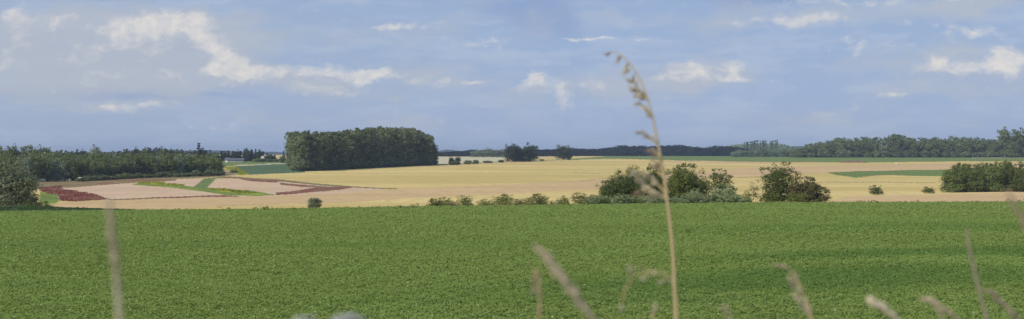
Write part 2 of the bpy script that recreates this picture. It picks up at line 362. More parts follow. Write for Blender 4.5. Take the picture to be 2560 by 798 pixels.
def make_tree(name, seed, h, w, z0, nl, n, leaf, lmat, bmat='bark', lobe=.34, clumps=14, rc=.36, fill=.25, shape='round', stems=1, lean=0, ragged=0):
    """h, w metres; z0 share of the height below the crown"""
    rng = np.random.default_rng(seed)
    root = empty(name); lobes = []
    ch = h*(1-z0); cz = h*z0+ch/2
    rl0 = lobe*min(w, ch)
    if shape == 'cone':
        for i in range(nl):
            t = (i+.5)/nl; z = h*z0+ch*t*.96; rad = w/2*(1-t)**.85
            for j in range(max(1, int(5*(1-t)))):
                a = rng.uniform(0, 6.28); rr = max(rad*.55, .12*w)
                lobes.append(((math.cos(a)*max(rad-rr, 0), math.sin(a)*max(rad-rr, 0), z), (rr, rr, rr*.55)))
    else:
        for i in range(nl):
            g = (i+.5)/nl; zz = 1-2*g; a = i*2.399+rng.uniform(-.4, .4)
            s = math.sqrt(max(0, 1-zz*zz)); r = rl0*rng.uniform(.7, 1.2)
            if shape == 'dome': s = math.sqrt(max(0, 1-max(zz, 0)**2))*(1 if i % 2 or zz > 0 else .5); zz = zz if zz > 0 else zz*1.25
            R_ = np.array([max(w/2-r, .05), max(w/2-r, .05), max(ch/2-r*.9, .05)])
            p = np.array([s*math.cos(a), s*math.sin(a), zz])*R_*rng.uniform(.75, 1.05) + np.array([lean*zz, 0, cz])
            lobes.append((tuple(p), (r, r, r*.85)))
        if w < ch*1.3:
            for t in (.3, .6): lobes.append(((0, 0, h*z0+ch*t), (w*.3, w*.3, w*.3)))
        if shape == 'dome' and z0 < .15:      # skirt of low branches
            for i in range(max(5, nl//2)):
                a = i*2*math.pi/max(5, nl//2)+rng.uniform(-.3, .3); r = rl0*rng.uniform(.7, 1.0); q = (w/2-r)*rng.uniform(.6, 1)
                lobes.append(((q*math.cos(a), q*math.sin(a), r*rng.uniform(.5, 1.1)), (r, r, r*.9)))
        for i in range(ragged):
            a = rng.uniform(0, 6.28); q = rng.uniform(.1, .42)*w; r = rl0*rng.uniform(.25, .45)
            zt = cz+ch/2*math.sqrt(max(0, 1-(q/(w/2))**2))
            lobes.append(((q*math.cos(a), q*math.sin(a), zt-r*.1), (r, r, r*1.3)))
    V, Q = build_crown(rng, lobes, n, leaf, clumps, rc, fill)
    V[:, 2] = np.maximum(V[:, 2], 0)
    V[:, :2] *= (w/2)/np.percentile(np.hypot(V[:, 0], V[:, 1]), 97.5)
    V[:, 2] *= h/np.percentile(V[:, 2], 96.5 if h < 3.5 else 99.2)
    np_mesh('crown', V, Q, M[lmat], root)
    mb = MB(); tr = max(.018*h, .03)*(.35 if name == 'sapling' else 1)
    for s in range(stems):
        bx, by = (rng.normal(size=2)*.06*w if stems > 1 else (0, 0))
        pts = [(bx*t+bx, by*t+by, h*.92*t) for t in (0, .15, .4, .7, 1)]
        pts = [(x+rng.normal()*.012*h*(k > 0), y+rng.normal()*.012*h*(k > 0), z) for k, (x, y, z) in enumerate(pts)]
        mb.tube(pts, [tr*1.25/stems**.5, tr/stems**.5, tr*.75/stems**.5, tr*.45/stems**.5, tr*.12], 6)
    idx = rng.permutation(len(lobes))[:min(len(lobes), 9)]
    for i in idx:
        c = np.array(lobes[i][0]); zs = max(h*z0*.6, min(c[2]*.55, h*.7))
        mid = (c[0]*.45, c[1]*.45, (zs+c[2])/2+.03*h)
        mb.tube([(0, 0, zs), mid, tuple(c)], [tr*.45, tr*.3, tr*.1], 5)
    mb.build('trunk', M[bmat], root)
    root['_h'] = h; root['_w'] = w
    return root

class Kind:
    """a few seed variants of one kind; the first placement of each uses the original, the rest are copies"""
    def __init__(s, name, variants, **kw):
        s.p = [make_tree(name, 11*k+kw.get('seed0', 1), **{a: b for a, b in kw.items() if a != 'seed0'}) for k in range(variants)]
        s.used = [False]*variants; s.rng = random.Random(len(name)+variants); s.k = 0
    def put(s, x, D, ytop, wpx, label, cat='tree', group=None, sink=.0, rot=None, v=None):
        k = s.k % len(s.p) if v is None else v; s.k += 1; p = s.p[k]
        o = p if not s.used[k] else copy_thing(p); s.used[k] = True
        b = at(x, D); b.z -= sink
        h = -(ytop-HY)/F*D - b.z; w = wpx/F*D
        o.location = b; o.rotation_euler = (0, 0, s.rng.uniform(0, 6.28) if rot is None else rot)
        o.scale = (w/p['_w'], w/p['_w'], h/p['_h'])
        for q in ('label', 'category', 'group'):
            if q in o: del o[q]
        return tag(o, label, cat, group)

# ------------------------------------------------------------------ poplar grove in the middle
rs = random.Random(3)
grove = Kind('poplar_tree', 6, h=18, w=9, z0=.04, nl=15, n=5200, leaf=.62, lmat='L_grove', bmat='palebark', lobe=.30, clumps=12, rc=.42, fill=.35, ragged=5, shape='dome', seed0=100)
GT = [(715,338),(745,332),(790,334),(830,331),(880,328),(930,323),(960,321),(1030,323),(1050,329),(1066,340),(1080,354)]
def gtop(x): return float(np.interp(x, [g[0] for g in GT], [g[1] for g in GT]))
GL = 'tall grey green poplar of the dense grove, merging with its neighbours'
n = 21
for row in range(3):
    for i in range(n - row*2):
        t = (i+.5*(row % 2)+.3*rs.random())/(n-1-row*1.4)
        if t > 1.0: continue
        x = 752+(1076-752)*t + row*2; D = 672+(838-672)*t + row*17 + rs.uniform(-4, 4)
        lab = GL
        if row == 0 and i == 0: lab = 'grey green poplar at the near left corner of the big grove'
        grove.put(x, D, gtop(x)+row*1.0+rs.uniform(-2, 4), rs.uniform(44, 56), lab, group='poplars of the big grove', sink=.3)
for i in range(11):
    t = (i+.5)/11; D = 690+(905-690)*t; x = 745-12*t+rs.uniform(-3, 3)
    grove.put(x, D, 336-2*t+rs.uniform(-2, 3), rs.uniform(36, 44), GL, group='poplars of the big grove', sink=.3)
for (x, y, D, w) in ((1068,342,850,40),(1084,362,862,26)):
    grove.put(x, D, y, w, 'lower rounded tree at the right hand end of the poplar grove' if y > 350 else GL, group='poplars of the big grove', sink=.3)
under = Kind('understory_bush', 4, h=5, w=7, z0=.0, nl=9, n=1500, leaf=.5, lmat='L_grove', lobe=.36, shape='dome', seed0=300)
for i in range(17):
    x = 742+(1082-742)*(i+rs.random()*.6)/17.; D = 664+(836-664)*(x-745)/340.
    under.put(x, D, float(ypx(x, D))-rs.uniform(14, 32), rs.uniform(26, 44), 'low bush filling the shaded foot of the poplar grove', 'bush', 'bushes at the foot of the grove')

# ------------------------------------------------------------------ wood on the left
wood = Kind('woodland_tree', 6, h=10, w=9, z0=.12, nl=12, n=3600, leaf=.5, lmat='L_wood', lobe=.34, clumps=13, rc=.42, fill=.3, ragged=3, shape='dome', seed0=500)
woodpale = Kind('pale_tree', 2, h=9, w=9, z0=.08, nl=12, n=3200, leaf=.5, lmat='L_woodpale', lobe=.34, rc=.42, fill=.3, ragged=2, shape='dome', seed0=700)
darkt = Kind('dark_tree', 5, h=12, w=11, z0=.1, nl=11, n=2600, leaf=.75, lmat='L_dark', lobe=.34, rc=.42, fill=.35, ragged=3, shape='dome', seed0=800)
conif = Kind('conifer_tree', 4, h=14, w=6, z0=.05, nl=12, n=2400, leaf=.7, lmat='L_black', shape='cone', rc=.5, fill=.3, seed0=900)
WX = [80,130,200,260,330,420,480,520,552]; WB = [458,456,455,451,447,444,442,441,440]; WT = [385,388,388,387,386,383,388,389,396]
for row in range(3):
    x = 66 + row*9
    while x < 548-row*6:
        yb = float(np.interp(x, WX, WB)); D = dist(x, yb) + 12 + row*20
        yt = float(np.interp(x, WX, WT)) + (10 if row == 0 else (3 if row == 1 else -2)) + rs.uniform(-4, 5)
        k = woodpale if rs.random() < .12 else wood
        k.put(x, D, yt, rs.uniform(34, 50), 'pale grey green tree among darker crowns of the left wood' if k is woodpale else 'olive green broadleaf tree in the body of the left wood', group='trees of the left wood')
        x += rs.uniform(18, 27)
for x in (60, 82, 104, 118, 135):
    wood.put(x, 640, 368+rs.uniform(-3, 3)+(x > 110)*6, 46, 'taller dark tree rising above the far left end of the wood', group='tall trees at the far left')
for x in (-40, -15, 8, 30):
    wood.put(x, 640, 369+rs.uniform(-2, 3), 48, 'taller dark tree rising above the far left end of the wood', group='tall trees at the far left')
for x in (-30, 5, 40): wood.put(x, 560, 392, 46, 'olive green broadleaf tree in the body of the left wood', group='trees of the left wood')
woodpale.put(240, 700, 367, 34, 'rounded pale grey tree standing above the dark ridge line of the left wood')
woodpale.put(226, 690, 380, 40, 'olive topped tree just below the rounded pale grey one')
wood.put(540, 585, 386, 34, 'rounded dark tree closing the right end of the left wood')
wood.put(527, 590, 384, 34, 'second dark tree from the right end of the left wood')
for i in range(20):
    x = 205+i*18+rs.uniform(-5, 5); yb = float(np.interp(x, WX, WB))
    under.put(x, dist(x, yb)+3, yb-rs.uniform(9, 20), rs.uniform(22, 36), 'low scrub bush along the front edge of the left wood', 'bush', 'scrub along the left wood')
for i, x in enumerate(np.arange(138, 500, 13.5)):
    yt = float(np.interp(x, [120,150,180,200,225,260,290,300,340,400,430,460,478,500], [381,383,377,378,384,382,381,378,373,370,376,377,380,378]))+rs.uniform(-3, 3)
    darkt.put(x, 900, yt, rs.uniform(20, 32), 'dark blue green tree on the ridge behind the left wood', group='dark trees on the ridge behind')
conif.put(497, 880, 359, 27, 'pointed dark conifer spiking above the ridge line on the left')
for i, x in enumerate(np.arange(506, 694, 9.5)):
    yt = float(np.interp(x, [500,520,540,560,580,600,612,640,650,660,675,692], [371,376,382,376,378,380,373,376,372,380,384,391]))+rs.uniform(-2, 3)
    k = conif if i % 3 else darkt
    k.put(x, 985, yt, rs.uniform(15, 24) if k is conif else rs.uniform(22, 30), 'dark conifer in the tree belt behind the pale houses' if k is conif else 'rounded dark tree in the belt behind the pale houses', group='dark trees behind the houses')
conif.put(709, 960, 378, 14, 'dark conifer standing alone just left of the poplar grove')
conif.put(722, 970, 381, 14, 'dark conifer touching the left flank of the poplar grove')
wood.put(706, 925, 391, 18, 'small grey green tree below the lone dark conifer by the grove')
under.put(584, 620, 425, 24, 'dark green bush on its own at the right end of the left wood', 'bush')
for x, yt, w in ((566,402,14),(598,401,9),(655,399,20),(640,400,16),(672,400,18),(690,400,14)):
    under.put(x, 960, yt-3, w+4, 'small dark bush on the field edge beside the pale houses', 'bush', 'bushes by the houses')

# big willow-like bush at the far left edge
wil = Kind('willow_bush', 1, h=7, w=8, z0=0, nl=22, n=17000, leaf=.20, lmat='L_willow', lobe=.26, clumps=20, rc=.38, fill=.3, shape='dome', stems=3, ragged=8, seed0=40)
wil.put(24, 192, 405, 148, 'big rounded grey green willow bush at the left edge of the photo', 'bush', rot=.4)
smallb = Kind('hedge_bush', 3, h=2.6, w=3.4, z0=0, nl=9, n=2600, leaf=.13, lmat='L_mid', lobe=.32, clumps=12, rc=.4, fill=.2, shape='dome', stems=3, ragged=7, seed0=60)
smallb.put(116, 186, 505, 42, 'small dark bush at the right foot of the big willow bush', 'bush')
smallb.put(70, 182, 508, 60, 'low dark bramble in front of the big willow bush', 'bush')

# ------------------------------------------------------------------ middle distance hedge line and far belts
hedge = Kind('hedgerow_tree', 3, h=11, w=11, z0=.1, nl=14, n=3600, leaf=.5, lmat='L_dark', lobe=.30, clumps=11, rc=.42, fill=.25, ragged=2, shape='dome', seed0=1200)
for x, yb, yt, w, lab, cat in (
    (1129,413,393,16,'small dark tree left of a pair on the pale field edge','tree'), (1144,413,392,17,'small dark tree right of a pair on the pale field edge','tree'),
    (1137,413,402,30,'dark bush under the pair of small trees beside the grove','bush'),
    (1170,411.5,401,24,'low dark bush with a flat top on the pale field edge','bush'), (1189,410.5,400,17,'round dark bush beside the flat topped bush','bush'),
    (1219,408,402,27,'low dark spreading bush alone on the pale field edge','bush'), (1253,406.5,400,17,'small dark bush just left of the big dark trees','bush'),
    (1277,405,363,36,'big dark tree, left of the close trio on the skyline','tree'), (1291,404.8,361,34,'tallest big dark tree, middle of the close trio on the skyline','tree'), (1325,403.8,362,48,'broad dark tree, right of the close trio on the skyline','tree'),
    (1303,404.6,371,24,'lower dark tree filling the gap in the skyline trio','tree'), (1312,404.2,396,60,'dark low thicket joining the feet of the big skyline trees','bush'),
    (1354,402.5,398,15,'tiny dark bush right of the big dark trees','bush'),
    (1410,400,364,46,'rounded dark tree standing alone on the crest of the wheat','tree')):
    (under if cat == 'bush' else hedge).put(x, dist(x, yb), yt, w, lab, cat)
# pale wood behind
for i, x in enumerate(np.arange(1186, 1262, 9)):
    woodpale.put(x, 1400, float(np.interp(x, [1182,1195,1222,1240,1262], [379,376,371,375,373]))+rs.uniform(-1, 1.5), rs.uniform(18, 26), 'grey green tree of the pale copse left of the big dark trees', group='trees of the pale copse')

def mass(name, prof, D0, depth, mat, leaf, label, cat, seed, per=26, w=14):
    """far woodland that reads as one mass: many crowns in one mesh"""
    rng = np.random.default_rng(seed); P, Nn, sz = [], [], []
    x0, x1 = prof[0][0], prof[-1][0]
    n = int((x1-x0)/F*D0/w*6)
    for i in range(n):
        x = x0+(x1-x0)*(i+rng.random())/n; D = D0+rng.uniform(0, depth); yt = np.interp(x, [p[0] for p in prof], [p[1] for p in prof])+abs(rng.normal())*1.5
        b = at(x, D); h = -(yt-HY)/F*D-b.z; r = w*rng.uniform(.35, .62)
        k = int(per*9); d = unit(rng.normal(size=(k, 3)))
        d = np.sign(d)*np.abs(d)**.85; P.append(np.array([b.x, b.y, b.z+h*.45])+d*np.array([r, r, h*.55])*rng.uniform(.75, 1.02, (k, 1))); Nn.append(unit(d+rng.normal(size=(k, 3))*.35)); sz.append(rng.uniform(.6, 1.3, k)*leaf)
    V, Q = leaf_quads(np.concatenate(P), np.concatenate(Nn), np.concatenate(sz), rng, .75)
    return tag(np_mesh(name, V, Q, M[mat]), label, cat, kind='stuff')
mass('far_woodland', [(1420,373),(1432,370),(1480,372),(1520,369),(1545,363),(1560,362),(1575,364),(1600,363),(1640,364),(1700,361),(1740,366),(1768,368),(1790,363),(1840,366),(1880,374)], 1700, 120, 'L_black', 2.0, 'dark blue woodland mass along the skyline behind the far green field', 'woodland', 5)
mass('far_woodland', [(1060,380),(1110,380),(1140,378),(1160,377),(1182,373),(1200,375),(1262,376),(1300,372),(1350,374),(1390,372),(1420,373)], 1560, 120, 'L_black', 1.8, 'dark woodland strip on the skyline right of the poplar grove', 'woodland', 6)
mass('far_woodland', [(1815,364),(1840,360),(1880,357),(1940,357),(1962,361),(1985,368),(2010,372)], 2250, 80, 'L_woodpale', 2.4, 'hazy blue green woodland under the row of spires', 'woodland', 7)
spire = Kind('spire_poplar', 3, h=26, w=5, z0=.04, nl=10, n=900, leaf=1.3, lmat='L_wood', lobe=.42, rc=.5, fill=.4, seed0=1300)
for i, (x, yt) in enumerate(((1861,356),(1868,355),(1877,354),(1882,353),(1887,352),(1893,351),(1901,353),(1908,352),(1914,352),(1926,353),(1931,352),(1938,351),(1943,350))):
    spire.put(x, 2230, yt, rs.uniform(5, 8), 'slim hazy poplar spire in the row on the distant skyline', group='poplar spires on the skyline')

# wood on the right
rwood = Kind('woodland_tree', 6, h=17, w=15, z0=.06, nl=14, n=3800, leaf=.85, lmat='L_wood', lobe=.31, clumps=13, rc=.42, fill=.32, ragged=4, shape='dome', seed0=1500)
RX = [1995,2030,2060,2100,2140,2180,2200,2215,2240,2262,2285,2330,2380,2410,2440,2480,2500,2520,2560,2650]
RT = [371,360,353,347,345,347,350,341,338,342,348,346,343,345,347,349,347,345,343,342]
for row in range(3):
    x = 1998+row*7
    while x < 2630:
        yt = float(np.interp(x, RX, RT)) + (8 if row == 0 else (2 if row == 1 else -1)) + rs.uniform(-2, 4)
        w = rs.uniform(34, 52); lab = 'grey green tree in the body of the long right hand wood'
        (woodpale if (row == 0 and rs.random() < .12) else rwood).put(x, 1352+row*26+rs.uniform(-5, 5), yt, w, lab, group='trees of the right hand wood', sink=.3)
        x += rs.uniform(19, 28)
rwood.put(2238, 1345, 338, 52, 'broad rounded tree rising above the middle of the right hand wood')
tall = Kind('tall_tree', 2, h=25, w=15, z0=.25, nl=12, n=2800, leaf=.9, lmat='L_wood', bmat='palebark', lobe=.26, clumps=9, rc=.42, fill=.1, ragged=4, seed0=1700)
tall.put(2512, 1335, 320, 36, 'tall open crowned tree with a visible pale trunk near the right edge')
tall.put(2545, 1338, 322, 44, 'tall dark tree at the very right end of the wood')
rwood.put(2530, 1332, 348, 40, 'dense tree between the two tallest trees at the right edge')
rwood.put(2576, 1335, 326, 44, 'grey green tree in the body of the long right hand wood', group='trees of the right hand wood')
for i in range(24):
    x = 2000+i*24+rs.uniform(-7, 7)
    under.put(x, 1338, 391.5-rs.uniform(9, 20), rs.uniform(18, 30), 'low bush along the foot of the long right hand wood', 'bush', 'bushes along the right hand wood', sink=.4)
for i, x in enumerate(np.arange(1836, 2010, 13)):
    woodpale.put(x, 1420, float(np.interp(x, [1830,1850,1900,1930,1960,2010], [380,375,373,374,371,370]))+rs.uniform(-1, 2), rs.uniform(20, 30), 'low olive tree in the dip between the dark wood and the right hand wood', group='low trees in the dip')

# clump of trees at the right, in the near wheat
clump = Kind('clump_tree', 4, h=8, w=7.5, z0=.02, nl=16, n=8000, leaf=.30, lmat='L_green', lobe=.27, clumps=14, rc=.42, fill=.3, ragged=6, stems=2, shape='dome', seed0=1900)
for i, (x, D, yt, w) in enumerate(((2382,402,418,62),(2404,404,411,52),(2432,404,413,62),(2452,412,416,52),(2480,406,409,62),(2506,408,412,56),(2526,410,407,52),(2552,404,412,60),(2580,406,408,60),(2418,418,413,60),(2466,420,411,60),(2520,420,408,60))):
    clump.put(x, D, yt, w, ('lowest tree on the left end of the green clump in the wheat' if i == 0 else 'mid green rounded tree in the close clump in the wheat'), group='trees of the clump in the wheat', sink=.3)
smallb.put(2191, 376, 465, 40, 'dome shaped dark bush alone in the pale wheat, left of two', 'bush')
smallb.put(2322, 391, 468, 36, 'lower dark bush alone in the wheat beside the tree clump', 'bush')

# ------------------------------------------------------------------ hedge on the field crest
kw = dict(z0=0, stems=3, shape='dome')
hb_y = Kind('hedge_bush', 4, h=2.6, w=3.4, nl=11, n=2600, leaf=.12, lmat='L_yellow', lobe=.28, clumps=11, rc=.4, fill=.12, ragged=9, seed0=2100, **kw)
hb_g = Kind('hedge_bush', 3, h=2.6, w=3.4, nl=12, n=2600, leaf=.12, lmat='L_green', lobe=.28, clumps=11, rc=.4, fill=.12, ragged=9, seed0=2200, **kw)
gy = Kind('grey_shrub', 4, h=1.9, w=3.2, nl=12, n=3000, leaf=.13, lmat='L_grey', lobe=.3, clumps=11, rc=.42, fill=.15, ragged=9, seed0=2300, **kw)
rb = Kind('round_bush', 1, h=2.2, w=2, nl=12, n=3600, leaf=.10, lmat='L_willow', lobe=.32, clumps=14, rc=.42, fill=.3, seed0=2400, **kw)
rb.put(787, 163, 497, 40, 'lone round green bush on the crest of the green field', 'bush')
HB = [(hb_g,1087,497,46,'dark leafed left half of the leftmost bush on the crest'),(hb_y,1108,495,52,'yellowish bush with pointed shoots at the left of the hedge'),(hb_y,1130,505,40,'low yellow green bush trailing right of the leftmost pair'),
 (hb_g,1162,491,44,'dark pointed bush, third along the crest from the left'),(hb_y,1210,499,38,'low olive bush between the pointed bush and the wide one'),(hb_y,1228,504,32,'very low green bush left of the wide bushy one'),
 (hb_g,1252,488,44,'wide mid green bush with two pointed tops'),(hb_y,1268,488,42,'yellow green right half of the wide two topped bush'),(hb_y,1303,498,48,'low pale bush between the two tallest hedge bushes'),
 (hb_g,1342,486,54,'tallest green bush in the low part of the hedge'),(hb_y,1356,491,38,'yellowish bush leaning right of the tallest hedge bush'),(hb_g,1379,502,14,'tiny dark bush left of the two small saplings'),
 (hb_y,1398,497,22,'small ragged sapling, left of a close pair'),(hb_g,1413,491,24,'small pointed dark sapling, right of a close pair'),
 (hb_y,1450,484,44,'olive bush just left of the silver grey scrub'),(hb_g,1470,488,44,'dark green bush at the start of the silver grey scrub'),(hb_g,1485,490,30,'dark small bush leaning on the first big tree')]
for i, (k, x, yt, w, lab) in enumerate(HB): k.put(x, 160+(i*37 % 7), yt, w*1.15, lab, 'bush', 'bushes along the crest hedge')
GS = [(1478,497,44),(1503,494,40),(1528,495,44),(1552,492,44),(1578,494,44),(1612,494,46),(1640,498,44),(1668,497,40),(1695,496,44),(1722,492,50),(1752,496,48),(1782,490,48),(1815,490,50),(1842,494,42),(1868,499,34)]
for i, (x, yt, w) in enumerate(GS): gy.put(x, 157+(i % 3), yt-4, w*1.1, 'low silver grey shrub in the band at the foot of the hedge trees', 'shrub', 'silver grey shrubs along the crest')
gy.put(1741, 163, 476, 56, 'taller silver grey shrub under the tallest hedge tree', 'shrub')
gy.put(1808, 163, 465, 84, 'biggest silver grey shrub below the airy open tree', 'shrub')
hb_g.put(1510, 157, 497, 24, 'small dark bush sticking out of the silver shrubs, left one', 'bush')
hb_g.put(1598, 157, 496, 28, 'small dark bush sticking out of the silver shrubs, near the grass stalk', 'bush')
ht = Kind('hedge_tree', 2, h=6, w=6, z0=.02, nl=20, n=11000, leaf=.16, lmat='L_mid', lobe=.25, clumps=14, rc=.40, fill=.22, stems=3, ragged=8, shape='dome', seed0=2500)
ht2 = Kind('hedge_tree', 2, h=6, w=6, z0=.02, nl=20, n=11000, leaf=.16, lmat='L_green', lobe=.25, clumps=12, rc=.38, fill=.12, stems=3, ragged=10, shape='dome', seed0=2600)
ht.put(1556, 172, 430, 104, 'dark dense rounded tree at the left end of the hedge trees')
ht.put(1520, 171, 453, 62, 'lower dark tree sloping down left of the dense rounded one')
ht2.put(1594, 176, 419, 70, 'olive tree whose top shows right behind the dense rounded one')
ht2.put(1636, 176, 417, 72, 'olive tree behind the tall grass stalk')
ht.put(1622, 170, 445, 100, 'dark low tree filling the gap beneath the grass stalk')
ht.put(1712, 174, 412, 98, 'tallest broad tree in the middle of the hedge trees')
ht2.put(1700, 171, 422, 84, 'leafy lighter tree in front of the tallest broad tree')
ht.put(1752, 172, 442, 64, 'dark lower tree on the right shoulder of the tallest broad tree')
airy = Kind('airy_tree', 1, h=6, w=4.5, z0=.3, nl=11, n=3000, leaf=.17, lmat='L_mid', lobe=.24, clumps=8, rc=.42, fill=.03, stems=1, ragged=5, seed0=2702)
airy.put(1800, 174, 423, 70, 'airy open crowned tree with sky like gaps between its leaves')
gap = Kind('gappy_tree', 1, h=6.5, w=6, z0=.02, nl=20, n=10500, leaf=.16, lmat='L_mid', lobe=.22, clumps=11, rc=.42, fill=.08, stems=3, ragged=6, shape='dome', seed0=2803)
gap.put(1952, 170, 411, 108, 'rounded tree with pale field showing through gaps near its trunk')
br = Kind('brown_bush', 1, h=4, w=5, nl=18, n=10000, leaf=.15, lmat='L_brown', lobe=.25, clumps=12, rc=.4, fill=.12, ragged=8, seed0=2900, **kw)
br.put(2020, 168, 444, 104, 'brownish green bush sloping down at the right end of the hedge', 'bush')
hb_g.put(1925, 166, 478, 60, 'leafy green bush at the left foot of the gappy tree', 'bush'); hb_g.put(1990, 163, 482, 56, 'low green bush at the right foot of the gappy tree', 'bush')
sp = Kind('sapling', 1, h=4, w=2.2, z0=.15, nl=8, n=620, leaf=.13, lmat='L_sparse', lobe=.22, clumps=6, rc=.5, fill=.05, stems=2, ragged=5, seed0=3000)
sp.put(1886, 165, 456, 40, 'thin yellowish sapling, almost leafless, left of the gappy tree')
hb_y.put(1866, 165, 480, 32, 'small ragged bush with brown tips right of the silver shrubs', 'bush')
# weeds that poke above the crop on the crest
weed = Kind('tall_weed', 2, h=1.2, w=.5, z0=.3, nl=5, n=70, leaf=.09, lmat='L_weed', lobe=.3, clumps=5, rc=.5, fill=.1, seed0=3100)
for x, yt, w in ((660,517,14),(735,519,12),(772,512,10),(1000,514,16),(1170,509,14),(1420,503,12),(2193,502,8),(2295,499,8),(2032,501,12),(1385,505,10)):
    weed.put(x, 152, yt, w, 'single pale weed sticking up on the crest of the green field', 'weed', 'weeds on the field crest')

# ------------------------------------------------------------------ crops and flower strips (uncountable)
def near_crop():
    rng = np.random.default_rng(21); Ps, Ns, Sz = [], [], []
    for d0, d1, dens, sz in ((24, 45, 560, .056), (45, 70, 300, .074), (70, 105, 150, .10), (105, 157, 75, .14)):
        half = 1500/F
        n = int(half*(d1*d1-d0*d0)*dens); D = np.sqrt(rng.uniform(d0*d0, d1*d1, n)); x = rng.uniform(-220, 2780, n)
        X = (x-1280)/F*D
        # plants in drilled rows with gaps, leaves spread round each plant
        lump = .5+.5*np.sin(X*5.1+np.sin(D*1.7)*2)*np.sin(D*4.3+np.sin(X*2.1)*2)
        z = tz(x, D) + .03 + .14*lump*rng.uniform(.4, 1, n) + .05*rng.random(n)
        Ps.append(np.stack([X, D, z], 1)); Ns.append(unit(rng.normal(size=(n, 3))*.27+np.array([-.12, -.15, .9]))); Sz.append(sz*rng.uniform(.6, 1.35, n))
    V, Q = leaf_quads(np.concatenate(Ps), np.concatenate(Ns), np.concatenate(Sz), rng, .7)
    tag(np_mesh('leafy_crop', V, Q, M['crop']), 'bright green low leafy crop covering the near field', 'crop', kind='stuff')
near_crop()
def scatter(name, poly, mat, leaf, dens, hgt, label, seed, jit=1.5):
    rng = np.random.default_rng(seed); xs = [p[0] for p in poly]; ys = [p[1] for p in poly]
    n = 60000; x = rng.uniform(min(xs)-3, max(xs)+3, n); y0, y1 = min(ys), max(ys)
    Da, Db = dist(np.mean(xs), y1+1), dist(np.mean(xs), y0-1)
    D = rng.uniform(Da*.97, Db*1.03, n); y = ypx(x, D)
    k = inside(x+rng.normal(size=n)*1.5, y+rng.normal(size=n)*.5, poly); x, D = x[k], D[k]
    area = (x.max()-x.min())/F*D.mean()*(D.max()-D.min()); m = min(len(x), int(area*dens)+400)
    x, D = x[:m], D[:m]; X = (x-1280)/F*D
    clump = (np.sin(X*.35+D*.21)+np.sin(X*.13-D*.17+2)) > -1.0
    x, D, X = x[clump], D[clump], X[clump]
    P = np.stack([X, D, tz(x, D)+rng.uniform(.05, hgt, len(x))], 1)
    V, Q = leaf_quads(P, unit(rng.normal(size=P.shape)+np.array([0, -.3, .6])), leaf*rng.uniform(.6, 1.4, len(x)), rng, .7)
    tag(np_mesh(name, V, Q, M[mat]), label, 'flowers', kind='stuff')
sd = 50
for m, nm, poly in POLY:
    sd += 1
    if nm == 'red_flower_strip' and poly[0] == (100,468): scatter('red_flowers', poly, 'L_red', .3, 1.0, .25, 'dark red flowering plants in a strip between pale fields', sd)
    if nm == 'yellow_flower_strip': scatter('yellow_flowers', poly, 'L_yel', .4, 1.2, .4, 'yellow flowering plants scattered along a green strip', sd)
def strip_crop():
    rng = np.random.default_rng(77); n = 26000; x = rng.uniform(-260, 335, n); D = rng.uniform(159, 170, n)
    ytop = np.interp(x, [-260, 0, 130, 335], [521, 521, 521.5, 529]); top = -(ytop-HY)/F*164; g = tz(x, D)
    z = g + (np.maximum(top-g, .1))*rng.random(n)**.5
    P = np.stack([(x-1280)/F*D, D, z], 1)
    V, Q = leaf_quads(P, unit(rng.normal(size=P.shape)*.7+np.array([0, -.2, .7])), rng.uniform(.15, .32, n), rng, .6)
    tag(np_mesh('tall_crop_strip', V, Q, M['L_strip']), 'taller blue green crop strip behind the left end of the field', 'crop', kind='stuff')
strip_crop()
def rough_edge():
    rng = np.random.default_rng(78); n = 9000; x = rng.uniform(-250, 2800, n); D = rng.uniform(151, 160, n)
    k = (np.sin(x*.021)+np.sin(x*.067+1)+np.sin(x*.19)*.6) > rng.uniform(-1.6, 1.2, n); x, D = x[k], D[k]; n = len(x)
    z = tz(x, 151)-.1+rng.random(n)**2*(.18+.14*np.clip(np.sin(x*.05)+np.sin(x*.013), 0, 2))
    P = np.stack([(x-1280)/F*D, D, np.minimum(z, tz(x, 151)+.8)], 1)
    d = rng.normal(size=P.shape); d[:, 2] *= .3
    V, Q = leaf_quads(P, unit(d), rng.uniform(.12, .34, n), rng, .35)
    tag(np_mesh('rough_grass', V, Q, M['L_weed']), 'rough weeds and grass along the far edge of the green field', 'grass', kind='stuff')
rough_edge()

# ------------------------------------------------------------------ far hills
def hills():
    xs = np.arange(-2500, 5061, 6.); D0 = 5200
    y = 381 + 1.2*np.sin(xs*.011) + .8*np.sin(xs*.043+1) + .35*np.sin(xs*.19) + .25*np.sin(xs*.47)
    y -= 5.5*np.exp(-((xs-1125)/34)**2) + 15*np.exp(-((xs-1995)/60)**2) + 4*np.exp(-((xs-500)/200)**2)
    V = []; rows = [(D0-500, 0), (D0-250, .55), (D0-60, .95), (D0, 1), (D0+200, .9), (D0+900, 0)]
    for D, f in rows:
        for x, yy in zip(xs, y):
            zt = -(yy-HY)/F*D0; V.append(((x-1280)/F*D, D, -6+(zt+6)*f))
    nc = len(xs); i = np.arange(len(rows)-1)[:, None]*nc+np.arange(nc-1)[None]
    Q = np.stack([i, i+1, i+nc+1, i+nc], -1).reshape(-1, 4)
    m = field_mat('hill_woods', (.03,.045,.025), (.05,.07,.035), (.025,.035,.02), big=.004, small=.02)
    tag(np_mesh('hills', V, Q, m, smooth=True), kind='structure')
hills()

